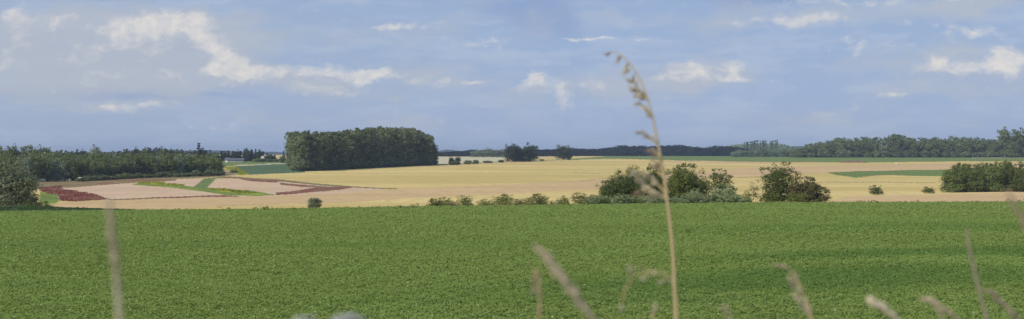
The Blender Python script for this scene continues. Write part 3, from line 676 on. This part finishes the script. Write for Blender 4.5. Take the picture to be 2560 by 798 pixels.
# ------------------------------------------------------------------ buildings, heap and pale things by the woods
def house(name, x, D, w, dep, hw, hr, wall, roof, label, nwin=4, cat='house', rot=0):
    r = empty(name, at(x, D)); r.rotation_euler = (0, 0, rot)
    b = MB(); b.box(-w/2, w/2, -dep/2, dep/2, -.3, hw)
    b.add([(-w/2, -dep/2, hw), (-w/2, dep/2, hw), (-w/2, 0, hw+hr), (w/2, -dep/2, hw), (w/2, dep/2, hw), (w/2, 0, hw+hr)], [(0, 2, 1), (3, 4, 5)])
    b.build('wall', M[wall], r)
    b = MB(); e = .3; t = .12; hz = hw-e*hr/(dep/2)+.02
    for s in (-1, 1):
        b.add([(-w/2-e, s*(dep/2+e), hz), (w/2+e, s*(dep/2+e), hz), (w/2+e, 0, hw+hr+.02), (-w/2-e, 0, hw+hr+.02),
               (-w/2-e, s*(dep/2+e), hz+t), (w/2+e, s*(dep/2+e), hz+t), (w/2+e, 0, hw+hr+t), (-w/2-e, 0, hw+hr+t)],
              [(0, 1, 2, 3), (4, 5, 6, 7), (0, 1, 5, 4), (1, 2, 6, 5), (0, 3, 7, 4)])
    b.build('roof', M[roof], r)
    for i in range(nwin):
        cx = -w/2+w*(i+.5)/nwin; b = MB(); b.box(cx-.45, cx+.45, -dep/2-.04, -dep/2+.1, .9, min(2.1, hw-.3)); b.build('window', M['glass'], r)
    return tag(r, label, cat)
house('farm_house', 590, 945, 10.5, 6, 1.7, 1.0, 'render', 'roof', 'long low pale house with a grey roof between dark conifers', 5, rot=.05)
house('garden_house', 570, 950, 3, 3, 1.8, 1.2, 'white', 'roof', 'small white house left of the long low pale one', 2, rot=-.3)
house('gable_house', 657, 972, 2.2, 2.4, 3.4, 1.2, 'white', 'tile', 'tiny white gabled house among dark trees left of the grove', 1, rot=1.45)
D = dist(100, 455)
def rail_fence():
    r = empty('white_fence', at(99, 512)); L = 3.9
    for i in range(6):
        b = MB(); b.box(-L/2+i*L/5-.05, -L/2+i*L/5+.05, -.05, .05, -.1, 1.15); b.build('post', M['white'], r)
    for z in (.35, .72, 1.0):
        b = MB(); b.box(-L/2, L/2, -.085, -.052, z, z+.16); b.build('rail', M['white'], r)
    tag(r, 'short white rail fence under the trees beside the big willow bush', 'fence')
rail_fence()
def beehive(x, D, w, h, label):
    r = empty('garden_hut', at(x, D))
    b = MB(); b.box(-w/2, w/2, -w/2, w/2, -.1, h*.8); b.build('wall', M['white'], r)
    b = MB(); b.add([(-w*.62, -w*.62, h*.79), (w*.62, -w*.62, h*.79), (w*.62, w*.62, h*.79), (-w*.62, w*.62, h*.79), (0, -w*.62, h), (0, w*.62, h)],
                    [(3, 2, 1, 0), (0, 1, 4), (2, 3, 5), (0, 4, 5, 3), (1, 2, 5, 4)]); b.build('roof', M['white'], r)
    b = MB(); b.box(-w*.18, w*.18, -w/2-.03, -w/2+.02, 0, h*.6); b.build('door', M['render'], r)
    tag(r, label, 'hut')
beehive(157, 521, .7, 1.5, 'narrow white hut under the trees, left of three pale ones')
beehive(174, 521, .45, .9, 'smallest pale hut under the trees, between two larger ones')
beehive(200, 522, 1.1, 1.5, 'widest white hut under the trees of the left wood')
def heap():
    rng = np.random.default_rng(4); r = MB(); n, k = 26, 9; D = dist(2133, 406.8)
    V = []; c = at(2133, D)
    for j in range(k):
        t = j/(k-1)
        for i in range(n+1):
            s = i/n; xx = (s-.5)*19.5; h = 1.15*math.sin(math.pi*t)*min(1, 5*s, 5*(1-s))**.7*(1+.25*math.sin(s*23)+.2*rng.random())
            V.append((xx, (t-.5)*5, h-.05))
    for j in range(k-1):
        for i in range(n): r.f.append((j*(n+1)+i, j*(n+1)+i+1, (j+1)*(n+1)+i+1, (j+1)*(n+1)+i))
    r.v = V; o = r.build('manure_heap', M['heap']); o.location = c
    tag(o, 'long low brown heap on the far edge of the green field', 'heap')
heap()
def pale_stone():
    import bmesh
    bm = bmesh.new(); bmesh.ops.create_icosphere(bm, subdivisions=2, radius=.45)
    for v in bm.verts: v.co *= 1+.22*math.sin(v.co.x*9+v.co.z*7)*math.cos(v.co.y*8); v.co.x *= 1.5; v.co.z = max(v.co.z, -.25)
    me = bpy.data.meshes.new('field_stone'); bm.to_mesh(me); bm.free(); me.materials.append(M['white'])
    o = bpy.data.objects.new('field_stone', me); COL.objects.link(o); o.location = at(2241, dist(2241, 409.5)) + Vector((0, 0, .2))
    tag(o, 'small whitish stone lying in the far stubble on the right', 'stone')
pale_stone()

# ------------------------------------------------------------------ seeding grasses in front of the camera
def pt(x, y, d): return Vector(((x-1280)/F*d, d, -(y-HY)/F*d))
def smooth(pts, k=6):
    out = []
    for i in range(len(pts)-1):
        p0, p1, p2, p3 = pts[max(i-1, 0)], pts[i], pts[i+1], pts[min(i+2, len(pts)-1)]
        for j in range(k):
            t = j/k; out.append(.5*((2*p1)+(p2-p0)*t+(2*p0-5*p1+4*p2-p3)*t*t+(3*p1-p0-3*p2+p3)*t**3))
    return out+[pts[-1]]
def husk(V, Q, base, d, L, w, rnd, twist):
    """one lens-shaped husk with a ridge: 4 quads"""
    d = d.normalized(); a = d.cross(Vector((math.cos(twist), .3, math.sin(twist)))).normalized(); c = d.cross(a)
    b = len(V); m1, m2 = base+d*L*.35, base+d*L*.7
    V += [base, m1+a*w*.5, m1-a*w*.5, m1+c*w*.4, m2+a*w*.38, m2-a*w*.38, m2+c*w*.3, base+d*L, m1-c*w*.3]
    Q += [(b, b+1, b+3), (b, b+3, b+2), (b+1, b+4, b+6), (b+1, b+6, b+3), (b+3, b+6, b+5), (b+3, b+5, b+2), (b+4, b+7, b+6), (b+6, b+7, b+5), (b, b+2, b+8), (b, b+8, b+1), (b+8, b+2, b+5), (b+8, b+5, b+7), (b+8, b+7, b+4), (b+8, b+4, b+1)]
def tri_obj(name, V, Q, mat, parent): return np_mesh(name, np.array([tuple(v) for v in V]), np.array(Q), M[mat], parent)
def spikelet(root, base, d, L, mat, seed, name='spikelet'):
    """flattened spikelet: overlapping husks on both sides of its axis, short awns"""
    rg = random.Random(seed); V, Q = [], []; d = d.normalized()
    side = d.cross(Vector((0, 1, 0))).normalized()
    for i in range(7):
        t = i/7; s = 1 if i % 2 else -1
        husk(V, Q, base+d*L*t*.6, d+side*s*rg.uniform(.18, .42)+Vector((0, rg.uniform(-.2, .2), 0)), L*rg.uniform(.45, .7), L*.12, rg, rg.uniform(0, 3))
    o = tri_obj(name, V, Q, mat, root); return o
def grass(label, pts, d, r0, r1, mat='straw', name='grass_stalk', d2=None):
    """pts: survey rows from tip to the frame's lower edge; the stalk goes on down to the bank"""
    ds = np.linspace(d, d2 or d, len(pts)); P = [pt(x, y, dd) for (x, y), dd in zip(pts, ds)]
    dr = (P[-1]-P[-2]).normalized(); lastz = -1.32
    k = (P[-1].z-lastz)/max(-dr.z, .2); foot = P[-1]+Vector((dr.x*k*.45, dr.y*k*.3, lastz-P[-1].z))
    mid = (P[-1]+foot)/2+Vector((dr.x*.06, 0, 0)); full = smooth(P)+smooth([P[-1], P[-1].lerp(mid, .4), mid, foot])[1:]
    root = empty(name, foot); full = [p-foot for p in full]
    b = MB(); n = len(full); b.tube(full, [r0+(r1-r0)*min(1, i/(n*.75)) for i in range(n)], 6); b.build('stem', M[mat], root, True)
    tag(root, label, 'grass stalk', 'seeding grasses close to the camera'); root['_f'] = tuple(foot)
    return root, full, foot
def panicle(root, foot, d, items, mat='husk', br='straw', seed=1):
    dof = d if callable(d) else (lambda y: d)
    """items: (branch points..., length px of spikelet, direction px)"""
    for i, (pts, Lpx, dv, m) in enumerate(items):
        P = [pt(x, y, dof(pts[0][1]))-foot for x, y in pts]; dd = dof(pts[0][1])
        if len(P) > 1:
            P = smooth(P, 4); b = MB(); b.tube(P, [.0006]*len(P), 4); b.build('branch', M[br], root, True)
        spikelet(root, P[-1], Vector((dv[0], random.uniform(-.3, .3)*abs(dv[0]), -dv[1])), Lpx/F*dd, m or mat, seed+i)
        if len(pts) > 1 and pts[0][1] < 500:
            rj = random.Random(seed*7+i)
            for q in range(2):
                b0 = P[int(len(P)*rj.uniform(.35, .9))] if len(P) > 2 else P[0]
                spikelet(root, b0, Vector((dv[0]+rj.uniform(-12, 6), rj.uniform(-8, 8), -dv[1]+rj.uniform(-12, 12))), Lpx/F*dd*rj.uniform(.6, .85), m or mat, seed+i+50*q+300)
def seed_spike(root, path, r, L, mat, seed, n=60):
    """dense narrow head: many husks hugging the stalk between path points"""
    rg = random.Random(seed); V, Q = [], []
    for i in range(n):
        t = i/n*(len(path)-1); k = int(t); p = path[k].lerp(path[min(k+1, len(path)-1)], t-k)
        ax = (path[max(k-1, 0)]-path[min(k+1, len(path)-1)]).normalized(); a = rg.uniform(0, 6.28)
        s = ax.cross(Vector((.2, .9, .3))).normalized(); s = s*math.cos(a)+ax.cross(s)*math.sin(a)
        f = .22+.78*min(1, (i/n)/.45)**.8*(1-.35*max(0, i/n-.7)/.3)
        husk(V, Q, p, ax+s*rg.uniform(.12, .38), L*f*rg.uniform(.7, 1.2), r*f, rg, a)
    tri_obj('seed_head', V, Q, mat, root)

# the tall one in the middle
d = 1.45
g, full, foot = grass('tall golden grass stalk with drooping spikelets, crossing the skyline in the middle', [(1522,131),(1543,132),(1566,150),(1592,185),(1612,228),(1628,280),(1640,335),(1650,385),(1660,440),(1668,500),(1679,590),(1686,690),(1690,798)], 1.46, .0004, .0019, d2=1.28)
IT = [([(1530,131)], 24, (-16,6), 'husk_brown'), ([(1560,143),(1553,141)], 26, (-10,14), None), ([(1572,155),(1568,160)], 26, (-8,16), None), ([(1582,168),(1574,172)], 30, (-14,12), None), ([(1590,180),(1585,186)], 28, (-6,18), None), ([(1597,195),(1592,200)], 24, (-2,16), None),
 ([(1612,235),(1596,225),(1588,208)], 30, (-22,-9), None), ([(1614,238),(1598,228)], 34, (-26,-8), None), ([(1616,240),(1602,232)], 26, (-16,10), None), ([(1618,246),(1606,236)], 22, (-10,-16), None), ([(1620,250),(1608,240)], 24, (-18,2), None), ([(1622,256),(1612,243)], 26, (-20,-2), None),
 ([(1631,290),(1614,268),(1605,262)], 26, (-20,0), None), ([(1632,296),(1618,276)], 26, (-20,-12), None), ([(1634,302),(1622,286)], 20, (-10,-10), None),
 ([(1644,362),(1628,346),(1610,330)], 26, (-22,5), 'husk_brown'), ([(1646,366),(1632,352),(1622,340)], 30, (-16,-8), None), ([(1648,370),(1636,354)], 22, (-6,-14), None),
 ([(1655,410),(1648,390),(1638,380)], 26, (-20,-4), 'husk_brown'), ([(1655,412),(1646,396)], 26, (-18,4), None), ([(1655,408),(1650,394),(1642,390)], 24, (-12,-14), None), ([(1656,414),(1646,404)], 26, (-10,14), 'husk_brown'), ([(1656,416),(1649,405)], 22, (2,20), 'husk_brown'),
 ([(1664,482),(1648,462),(1625,440),(1606,434)], 40, (-26,-2), None), ([(1665,486),(1650,470),(1632,448)], 38, (-24,-16), None), ([(1666,492),(1640,480),(1616,462)], 40, (-24,-14), None), ([(1666,494),(1650,488),(1634,478)], 34, (-24,-10), None), ([(1667,496),(1655,492)], 38, (-30,-4), None), ([(1667,497),(1630,486),(1604,474)], 34, (-16,12), 'husk_brown')]
YS = [131,132,150,185,228,280,335,385,440,500,590,690,798]
panicle(g, foot, lambda y: float(np.interp(y, YS, np.linspace(1.46, 1.28, 13))), IT, seed=10)
# blurred upright stalk on the left
g, full, foot = grass('thin blurred straw coloured stalk standing alone at the left', [(274,498),(277,560),(284,620),(291,690),(298,798)], .52, .0007, .0013, 'husk')
seed_spike(g, [p for p in full[:22]], .0016, .006, 'husk_pink', 3, 90)
# slanting thick spike
g, full, foot = grass('thick blurred grey brown spike slanting down to the right below the centre', [(1340,620),(1368,645),(1402,690),(1440,740),(1482,798)], .62, .0006, .0015, 'husk_pink')
seed_spike(g, full[:26], .0028, .007, 'husk_pink', 4, 130)
# bent head with brown spikelets
g, full, foot = grass('short stalk with a hooked brown head left of the slanting spike', [(1333,690),(1336,676),(1344,680),(1349,705),(1350,750),(1349,798)], .95, .0006, .001)
panicle(g, foot, .95, [([(1340,680),(1336,684)], 34, (-1,26), 'husk_brown'), ([(1338,690),(1333,705)], 34, (1,30), 'husk_pink'), ([(1349,710),(1345,716)], 28, (-2,22), 'husk_pink'), ([(1349,720)], 24, (2,-22), 'husk'), ([(1349,780),(1345,790)], 26, (-1,-26), 'husk_brown'), ([(1341,678)], 20, (3,10), 'husk')], seed=40)
# arching panicle that passes behind the tall stalk
g, full, foot = grass('low arching stalk whose spikelets hang left of the tall golden stalk', [(1578,700),(1584,688),(1604,688),(1625,680),(1652,680),(1672,690),(1684,720),(1690,760),(1692,798)], .85, .0002, .0005)
panicle(g, foot, .85, [([(1584,690)], 34, (-4,-8), 'husk'), ([(1580,696)], 22, (-4,12), 'husk_brown'), ([(1612,684),(1620,692)], 24, (-16,8), 'husk'), ([(1618,684),(1612,680)], 24, (-10,-6), 'husk_brown'), ([(1662,684),(1664,702)], 24, (-18,6), 'husk'), ([(1676,694),(1680,700)], 22, (-14,2), 'husk'), ([(1650,681)], 24, (-18,3), 'husk'), ([(1640,681)], 22, (-16,-3), 'husk_pink'),
   ([(1578,700),(1562,728),(1556,756)], 28, (-3,24), 'husk')], seed=60)
g, full, foot = grass('small pale tip of a stalk just left of the foot of the tall one', [(1639,758),(1636,775),(1631,798)], 1.0, .0006, .0009)
panicle(g, foot, 1.0, [([(1638,782)], 28, (1,-28), 'husk'), ([(1633,796)], 26, (1,-22), 'husk_brown')], seed=70)
# grasses at the lower right
g, full, foot = grass('feathery bent grass head leaning left at the lower right', [(1936,664),(1960,668),(1984,684),(2000,715),(2014,750),(2030,798)], 1.0, .0006, .001)
seed_spike(g, full[:12], .0018, .005, 'husk_pink', 6, 50)
panicle(g, foot, 1.0, [([(1996,708)], 30, (-6,-24), 'husk'), ([(2000,718),(1992,712)], 36, (-14,-14), 'husk_pink'), ([(2006,735),(1996,730)], 40, (-18,-22), 'husk_pink'), ([(2010,745)], 36, (-14,-24), 'husk'), ([(2016,760),(2006,757)], 40, (-18,-20), 'husk_pink'), ([(2022,780),(2014,778)], 38, (-14,-24), 'husk'), ([(2026,790)], 40, (-10,-30), 'husk_pink'), ([(2030,800),(2020,795)], 38, (-8,-28), 'husk')], seed=80)
g, full, foot = grass('cream coloured curved spike at the bottom, left of the forked one', [(2175,753),(2195,762),(2216,776),(2245,800)], .78, .001, .0012, 'husk')
seed_spike(g, full[:20], .0028, .008, 'husk', 7, 90)
g, full, foot = grass('forked grey brown grass head at the bottom right', [(2308,748),(2330,754),(2358,770),(2400,802)], .88, .0006, .001, 'husk_pink')
seed_spike(g, full[:18], .0019, .007, 'husk_pink', 8, 60)
P = smooth([pt(2335,757,.88)-foot, pt(2346,778,.88)-foot, pt(2366,806,.88)-foot], 5); b = MB(); b.tube(P, [.0009]*len(P), 5); b.build('branch', M['husk_pink'], g, True)
g, full, foot = grass('tall thin pinkish stalk near the right edge', [(2418,575),(2422,610),(2432,660),(2448,725),(2470,800)], .98, .0007, .0012, 'husk_pink')
seed_spike(g, full[:22], .0015, .007, 'husk_pink', 9, 70)
g, full, foot = grass('brown spike slanting to the right behind the thin pinkish stalk', [(2452,724),(2478,733),(2510,762),(2548,800)], .92, .0006, .001, 'husk_pink')
seed_spike(g, full[2:22], .0025, .008, 'husk_pink', 10, 90)
g, full, foot = grass('dark thin blurred stalk tip cutting the right edge of the photo', [(2521,480),(2530,500),(2546,530),(2566,572),(2590,640),(2610,800)], .6, .0006, .0012, 'husk_brown')
seed_spike(g, full[:20], .0009, .005, 'husk_brown', 11, 60)
g, full, foot = grass('tiny blurred grass tip just showing at the bottom right of centre', [(1816,778),(1820,786),(1826,800)], .7, .0005, .0008, 'husk_pink')
seed_spike(g, full[:8], .0016, .005, 'husk_pink', 12, 20)

def umbel(x, y, w, d, label, seed):
    rg = random.Random(seed); top = pt(x, y, d); foot = Vector((top.x+.03, top.y, -1.32)); root = empty('white_flower', foot)
    rad = w/F*d/2; cen = top-foot-Vector((0, 0, rad*.35)); hub = cen-Vector((0, 0, rad*1.1))
    b = MB(); b.tube([Vector((0, 0, 0)), Vector((-.008, .003, hub.z*.5)), hub], [.0022, .0018, .0014], 6); b.build('stem', M['L_weed'], root, True)
    rays = MB(); V, Q = [], []
    for i in range(30):
        r = rad*math.sqrt((i+.5)/30); a = i*2.4; q = cen+Vector((r*math.cos(a), r*math.sin(a), rad*.35*(1-(r/rad)**2)+rg.uniform(-.0006, .0006)))
        rays.tube([hub, hub.lerp(q, .6)+Vector((0, 0, -.001)), q], [.0005, .0004, .0003], 4)
        for f in range(6):
            c = q+Vector((rg.uniform(-1, 1), rg.uniform(-1, 1), rg.uniform(-.3, .4)))*rad*.13
            for k in range(5):
                t = k*1.2566+f; dv = Vector((math.cos(t), math.sin(t), .25)); husk(V, Q, c, dv, rad*.15, rad*.13, rg, 1.57)
    rays.build('ray', M['L_weed'], root); tri_obj('flower_head', V, Q, 'petal', root)
    tag(root, label, 'flower')
umbel(868, 790, 84, .62, 'white flower head at the bottom edge, the larger right hand one', 3)
umbel(760, 795, 56, .60, 'lower white flower head at the bottom edge, left of the larger one', 4)

# ------------------------------------------------------------------ air
def haze():
    x0, x1, y0, y1, z0, z1 = -9800, 9800, -120, 8900, -12.6, 40
    b = MB(); b.box(x0, x1, y0, y1, z0, z1)
    m, nt, out = new_mat('haze_air'); v = N(nt, 'ShaderNodeVolumePrincipled')
    v.inputs['Color'].default_value = (.60, .74, 1.0, 1); v.inputs['Density'].default_value = HAZE
    nt.links.new(v.outputs[0], out.inputs['Volume'])
    tag(b.build('haze', m), kind='stuff')
HAZE = 1.2e-4
haze()

# ------------------------------------------------------------------ sky
SUN_AZ, SUN_EL = R(-132), R(42)       # bearing from the view direction (negative = left), elevation
def world():
    w = bpy.data.worlds.new('World'); S.world = w; w.use_nodes = True
    nt = w.node_tree; nt.nodes.clear(); L = nt.links.new
    out = N(nt, 'ShaderNodeOutputWorld'); sky = N(nt, 'ShaderNodeTexSky', sky_type='NISHITA', sun_disc=False)
    sky.sun_elevation = SUN_EL; sky.sun_rotation = SUN_AZ % (2*math.pi)
    b1 = N(nt, 'ShaderNodeBackground'); L(sky.outputs[0], b1.inputs[0]); b1.inputs[1].default_value = .10
    d = N(nt, 'ShaderNodeTexCoord').outputs['Generated']
    sep = N(nt, 'ShaderNodeSeparateXYZ'); L(d, sep.inputs[0])
    def math_(op, a, b=None, c=None):
        n = N(nt, 'ShaderNodeMath', operation=op)
        for i, v in enumerate((a, b, c)):
            if v is None: continue
            if isinstance(v, (int, float)): n.inputs[i].default_value = v
            else: L(v, n.inputs[i])
        return n.outputs[0]
    az = math_('MULTIPLY', math_('ARCTAN2', sep.outputs[0], sep.outputs[1]), 180/math.pi)
    el = math_('MULTIPLY', math_('ARCSINE', sep.outputs[2]), 180/math.pi)
    cm = N(nt, 'ShaderNodeCombineXYZ'); L(az, cm.inputs[0]); L(el, cm.inputs[1]); P0 = cm.outputs[0]
    def nz(vec, scale, sx, sy, detail=6, rough=.55, off=0):
        mp = N(nt, 'ShaderNodeMapping'); mp.inputs['Scale'].default_value = (sx, sy, 1); mp.inputs['Location'].default_value = (off, off*.7, off); L(vec, mp.inputs[0])
        n = setin(N(nt, 'ShaderNodeTexNoise'), Scale=scale, Detail=detail, Roughness=rough); L(mp.outputs[0], n.inputs['Vector']); return n
    wn = nz(P0, .55, 1, 1.5, 4, .6, 3)
    wp = N(nt, 'ShaderNodeVectorMath', operation='MULTIPLY_ADD'); L(wn.outputs['Color'], wp.inputs[0]); wp.inputs[1].default_value = (1.7, .75, 0)
    sb = N(nt, 'ShaderNodeVectorMath', operation='SUBTRACT'); L(P0, sb.inputs[0]); sb.inputs[1].default_value = (.85, .375, 0); L(sb.outputs[0], wp.inputs[2]); P = wp.outputs[0]
    # blob group
    g = bpy.data.node_groups.new('cloud_blob', 'ShaderNodeTree')
    for nm, t in (('P', 'NodeSocketVector'), ('C', 'NodeSocketVector'), ('S', 'NodeSocketVector'), ('A', 'NodeSocketFloat'), ('Sum', 'NodeSocketFloat')): g.interface.new_socket(nm, in_out='INPUT', socket_type=t)
    g.interface.new_socket('Out', in_out='OUTPUT', socket_type='NodeSocketFloat')
    gi, go = g.nodes.new('NodeGroupInput'), g.nodes.new('NodeGroupOutput'); G = g.links.new
    a = g.nodes.new('ShaderNodeVectorMath'); a.operation = 'SUBTRACT'; G(gi.outputs[0], a.inputs[0]); G(gi.outputs[1], a.inputs[1])
    m_ = g.nodes.new('ShaderNodeVectorMath'); m_.operation = 'MULTIPLY'; G(a.outputs[0], m_.inputs[0]); G(gi.outputs[2], m_.inputs[1])
    dt = g.nodes.new('ShaderNodeVectorMath'); dt.operation = 'DOT_PRODUCT'; G(m_.outputs[0], dt.inputs[0]); G(m_.outputs[0], dt.inputs[1])
    pw = g.nodes.new('ShaderNodeMath'); pw.operation = 'POWER'; pw.inputs[0].default_value = .42; G(dt.outputs['Value'], pw.inputs[1])
    ma = g.nodes.new('ShaderNodeMath'); ma.operation = 'MULTIPLY_ADD'; G(pw.outputs[0], ma.inputs[0]); G(gi.outputs[3], ma.inputs[1]); G(gi.outputs[4], ma.inputs[2]); G(ma.outputs[0], go.inputs[0])
    deg = lambda x, y: (math.degrees(math.atan((x-1280)/F)), math.degrees(math.atan((HY-y)/F)), 0)
    def blobs(lst):
        s = None
        for x, y, rx, ry, am in lst:
            n = N(nt, 'ShaderNodeGroup'); n.node_tree = g; L(P, n.inputs['P']); n.inputs['C'].default_value = deg(x, y)
            k = math.degrees(1/F); n.inputs['S'].default_value = (1/(rx*k), 1/(ry*k), 0); n.inputs['A'].default_value = am
            if s is not None: L(s, n.inputs['Sum'])
            else: n.inputs['Sum'].default_value = 0
            s = n.outputs[0]
        return s
    def cover(s, nzo, amp, lo, hi):
        v = math_('ADD', s, math_('MULTIPLY', math_('SUBTRACT', nzo, .5), amp))
        m = N(nt, 'ShaderNodeMapRange', interpolation_type='SMOOTHSTEP'); m.inputs[1].default_value = lo; m.inputs[2].default_value = hi; L(v, m.inputs[0]); return m.outputs[0]
    n1 = nz(P, .9, 1, 1.6, 8, .6, 11).outputs['Fac']; n2 = nz(P, .35, 1, 2.6, 6, .55, 5).outputs['Fac']; n3 = nz(P, 2.4, 1, 1.5, 5, .6, 17).outputs['Fac']
    bright = blobs([(300,120,80,26,.2),(200,150,60,30,.25),(70,120,50,36,.3),(840,230,90,14,.35),(1000,190,60,16,.35),(2330,70,120,12,.35),(2200,120,70,14,.3),(420,62,75,26,1),(340,78,60,22,.8),(500,85,36,34,1),(545,130,34,28,1),(590,175,44,24,1.1),(630,198,34,20,.9),(535,180,28,12,.8),(150,70,90,26,.5),(30,60,34,24,.6),(360,110,80,36,.45),(270,200,80,28,.55),(430,188,34,14,.6),
        (700,185,34,16,.8),(800,182,60,18,.95),(895,196,40,16,1.05),(940,180,40,10,1.05),(760,225,60,16,.35),(250,272,70,16,.45),(370,268,80,8,.55),(1010,66,90,16,.7),(1175,108,54,20,.55),(1090,205,80,18,.45),(1190,200,36,7,.7),
        (1345,205,56,20,.7),(1410,240,36,24,.75),(1505,212,46,18,.65),(1730,180,56,24,.95),(1842,176,24,22,1.15),(1850,203,54,8,.9),(1660,200,40,12,.4),(1960,56,130,13,.75),(2140,18,160,12,.5),(2470,8,70,9,.7),(2435,98,54,16,.85),(2330,168,46,18,.95),
        (2450,184,60,18,1.05),(2525,160,40,28,1.05),(2225,242,38,9,.7),(1480,98,70,4,.7),(1605,103,30,5,.7),(1660,247,24,7,.4),(2070,300,50,24,.3),(600,320,90,18,.3),(1100,290,90,8,.35),(10,175,16,30,.6),(2080,130,120,20,.3)])
    grey = blobs([(180,60,200,40,.5),(440,150,180,60,.6),(700,60,200,30,.35),(1600,40,160,20,.3),(240,120,260,60,1),(420,90,170,50,.8),(330,200,260,40,.7),(560,200,120,40,.6),(830,205,160,36,.7),(300,275,200,24,.5),(1040,90,180,36,.5),(1130,200,120,30,.6),(1400,215,160,34,.6),(1760,195,150,36,.7),(2000,60,240,26,.6),(2300,30,260,24,.6),(2440,160,170,50,.8),
        (80,140,160,80,.6),(650,310,160,30,.4),(2050,300,160,40,.35),(1050,300,150,20,.4)])
    dark = blobs([(470,125,40,22,.5),(330,235,160,14,.5),(620,225,60,10,.35),(830,222,90,8,.3),(2440,215,90,8,.35),(1760,218,80,8,.3),(110,175,50,24,.35),(1340,40,110,50,1),(1420,80,60,30,.5),(1900,8,130,16,1.1),(400,243,340,12,.9),(560,130,20,40,.2),(1250,20,200,20,.4),(2560,60,40,20,.3),(900,150,260,14,.3),(470,120,40,24,.6),(1700,60,160,18,.3),(1300,290,500,20,.2)])
    cb = cover(bright, math_('ADD', math_('MULTIPLY', n1, .6), math_('MULTIPLY', n3, .4)), 2.8, .2, 1.12)
    cg = cover(grey, n2, 2.4, .0, .95); cd = cover(dark, n2, 1.1, .2, 1.1)
    n4 = nz(P, 1.7, 1, 1.3, 8, .65, 23).outputs['Fac']
    tx = N(nt, 'ShaderNodeMapRange', interpolation_type='SMOOTHSTEP'); tx.inputs[1].default_value = .36; tx.inputs[2].default_value = .62; tx.inputs[3].default_value = .55; L(n4, tx.inputs[0])
    cb = math_('MULTIPLY', cb, tx.outputs[0])
    # base veil, a little paler and warmer to the left and near the horizon
    me = N(nt, 'ShaderNodeMapRange'); me.inputs[1].default_value = 0; me.inputs[2].default_value = 7; L(el, me.inputs[0])
    col = mixrgb(nt, me.outputs[0], SKY['low'], SKY['high'])
    ml = N(nt, 'ShaderNodeMapRange'); ml.inputs[1].default_value = 2; ml.inputs[2].default_value = -20; ml.inputs[4].default_value = .6; L(az, ml.inputs[0])
    col = mixrgb(nt, ml.outputs[0], col, SKY['left'])
    gen = N(nt, 'ShaderNodeMapRange', interpolation_type='SMOOTHSTEP'); gen.inputs[1].default_value = .42; gen.inputs[2].default_value = .68; gen.inputs[4].default_value = .75; L(nz(P, .5, .6, 3.2, 7, .6, 31).outputs['Fac'], gen.inputs[0])
    col = mixrgb(nt, gen.outputs[0], col, SKY['veil'])
    col = mixrgb(nt, math_('MULTIPLY', cd, .85), col, SKY['dark'])
    col = mixrgb(nt, math_('MULTIPLY', cg, .8), col, SKY['grey'])
    col = mixrgb(nt, math_('MULTIPLY', cb, .9), col, SKY['bright'])
    b2 = N(nt, 'ShaderNodeBackground'); L(col, b2.inputs[0]); b2.inputs[1].default_value = 1
    # the cloud deck thins out overhead, where the clear Nishita sky takes over
    fd = N(nt, 'ShaderNodeMapRange', interpolation_type='SMOOTHSTEP'); fd.inputs[1].default_value = 9; fd.inputs[2].default_value = 30; fd.inputs[3].default_value = .94; fd.inputs[4].default_value = .15; L(el, fd.inputs[0])
    mx = N(nt, 'ShaderNodeMixShader'); L(fd.outputs[0], mx.inputs[0]); L(b1.outputs[0], mx.inputs[1]); L(b2.outputs[0], mx.inputs[2]); L(mx.outputs[0], out.inputs[0])
    w.cycles.sampling_method = 'MANUAL'; w.cycles.sample_map_resolution = 512
SKY = dict(low=(.355,.455,.66), high=(.31,.43,.655), left=(.375,.455,.60), veil=(.43,.52,.69), dark=(.265,.365,.60), grey=(.465,.505,.585), bright=(.80,.755,.715))
world()
sd_ = bpy.data.lights.new('sun', 'SUN'); sd_.energy = 3.2; sd_.angle = R(.53); sd_.color = (1, .95, .86)
so = bpy.data.objects.new('sun', sd_); COL.objects.link(so)
dirv = Vector((math.sin(SUN_AZ)*math.cos(SUN_EL), math.cos(SUN_AZ)*math.cos(SUN_EL), math.sin(SUN_EL)))
so.rotation_euler = dirv.to_track_quat('Z', 'Y').to_euler(); so.location = dirv*50

# ------------------------------------------------------------------ camera
cd_ = bpy.data.cameras.new('camera'); cam = bpy.data.objects.new('camera', cd_); COL.objects.link(cam); S.camera = cam
cd_.sensor_width = 36; cd_.lens = 36*F/2560; cd_.clip_start = .05; cd_.clip_end = 20000
cam.rotation_euler = (R(90)-math.atan((399-HY)/F), 0, 0)
cd_.dof.use_dof = True; cd_.dof.focus_distance = 90; cd_.dof.aperture_fstop = 11.5
S.render.resolution_x, S.render.resolution_y = 1024, 319
S.view_settings.view_transform = 'Standard'; S.view_settings.look = 'None'; S.view_settings.gamma = 1; S.view_settings.exposure = 0
S.view_settings.use_curve_mapping = False
S.cycles.max_bounces = 5; S.cycles.diffuse_bounces = 3; S.cycles.transmission_bounces = 3; S.cycles.volume_bounces = 0; S.cycles.transparent_max_bounces = 6
S.cycles.use_denoising = True; S.cycles.denoiser = 'OPENIMAGEDENOISE'; S.cycles.denoising_input_passes = 'RGB_ALBEDO_NORMAL'
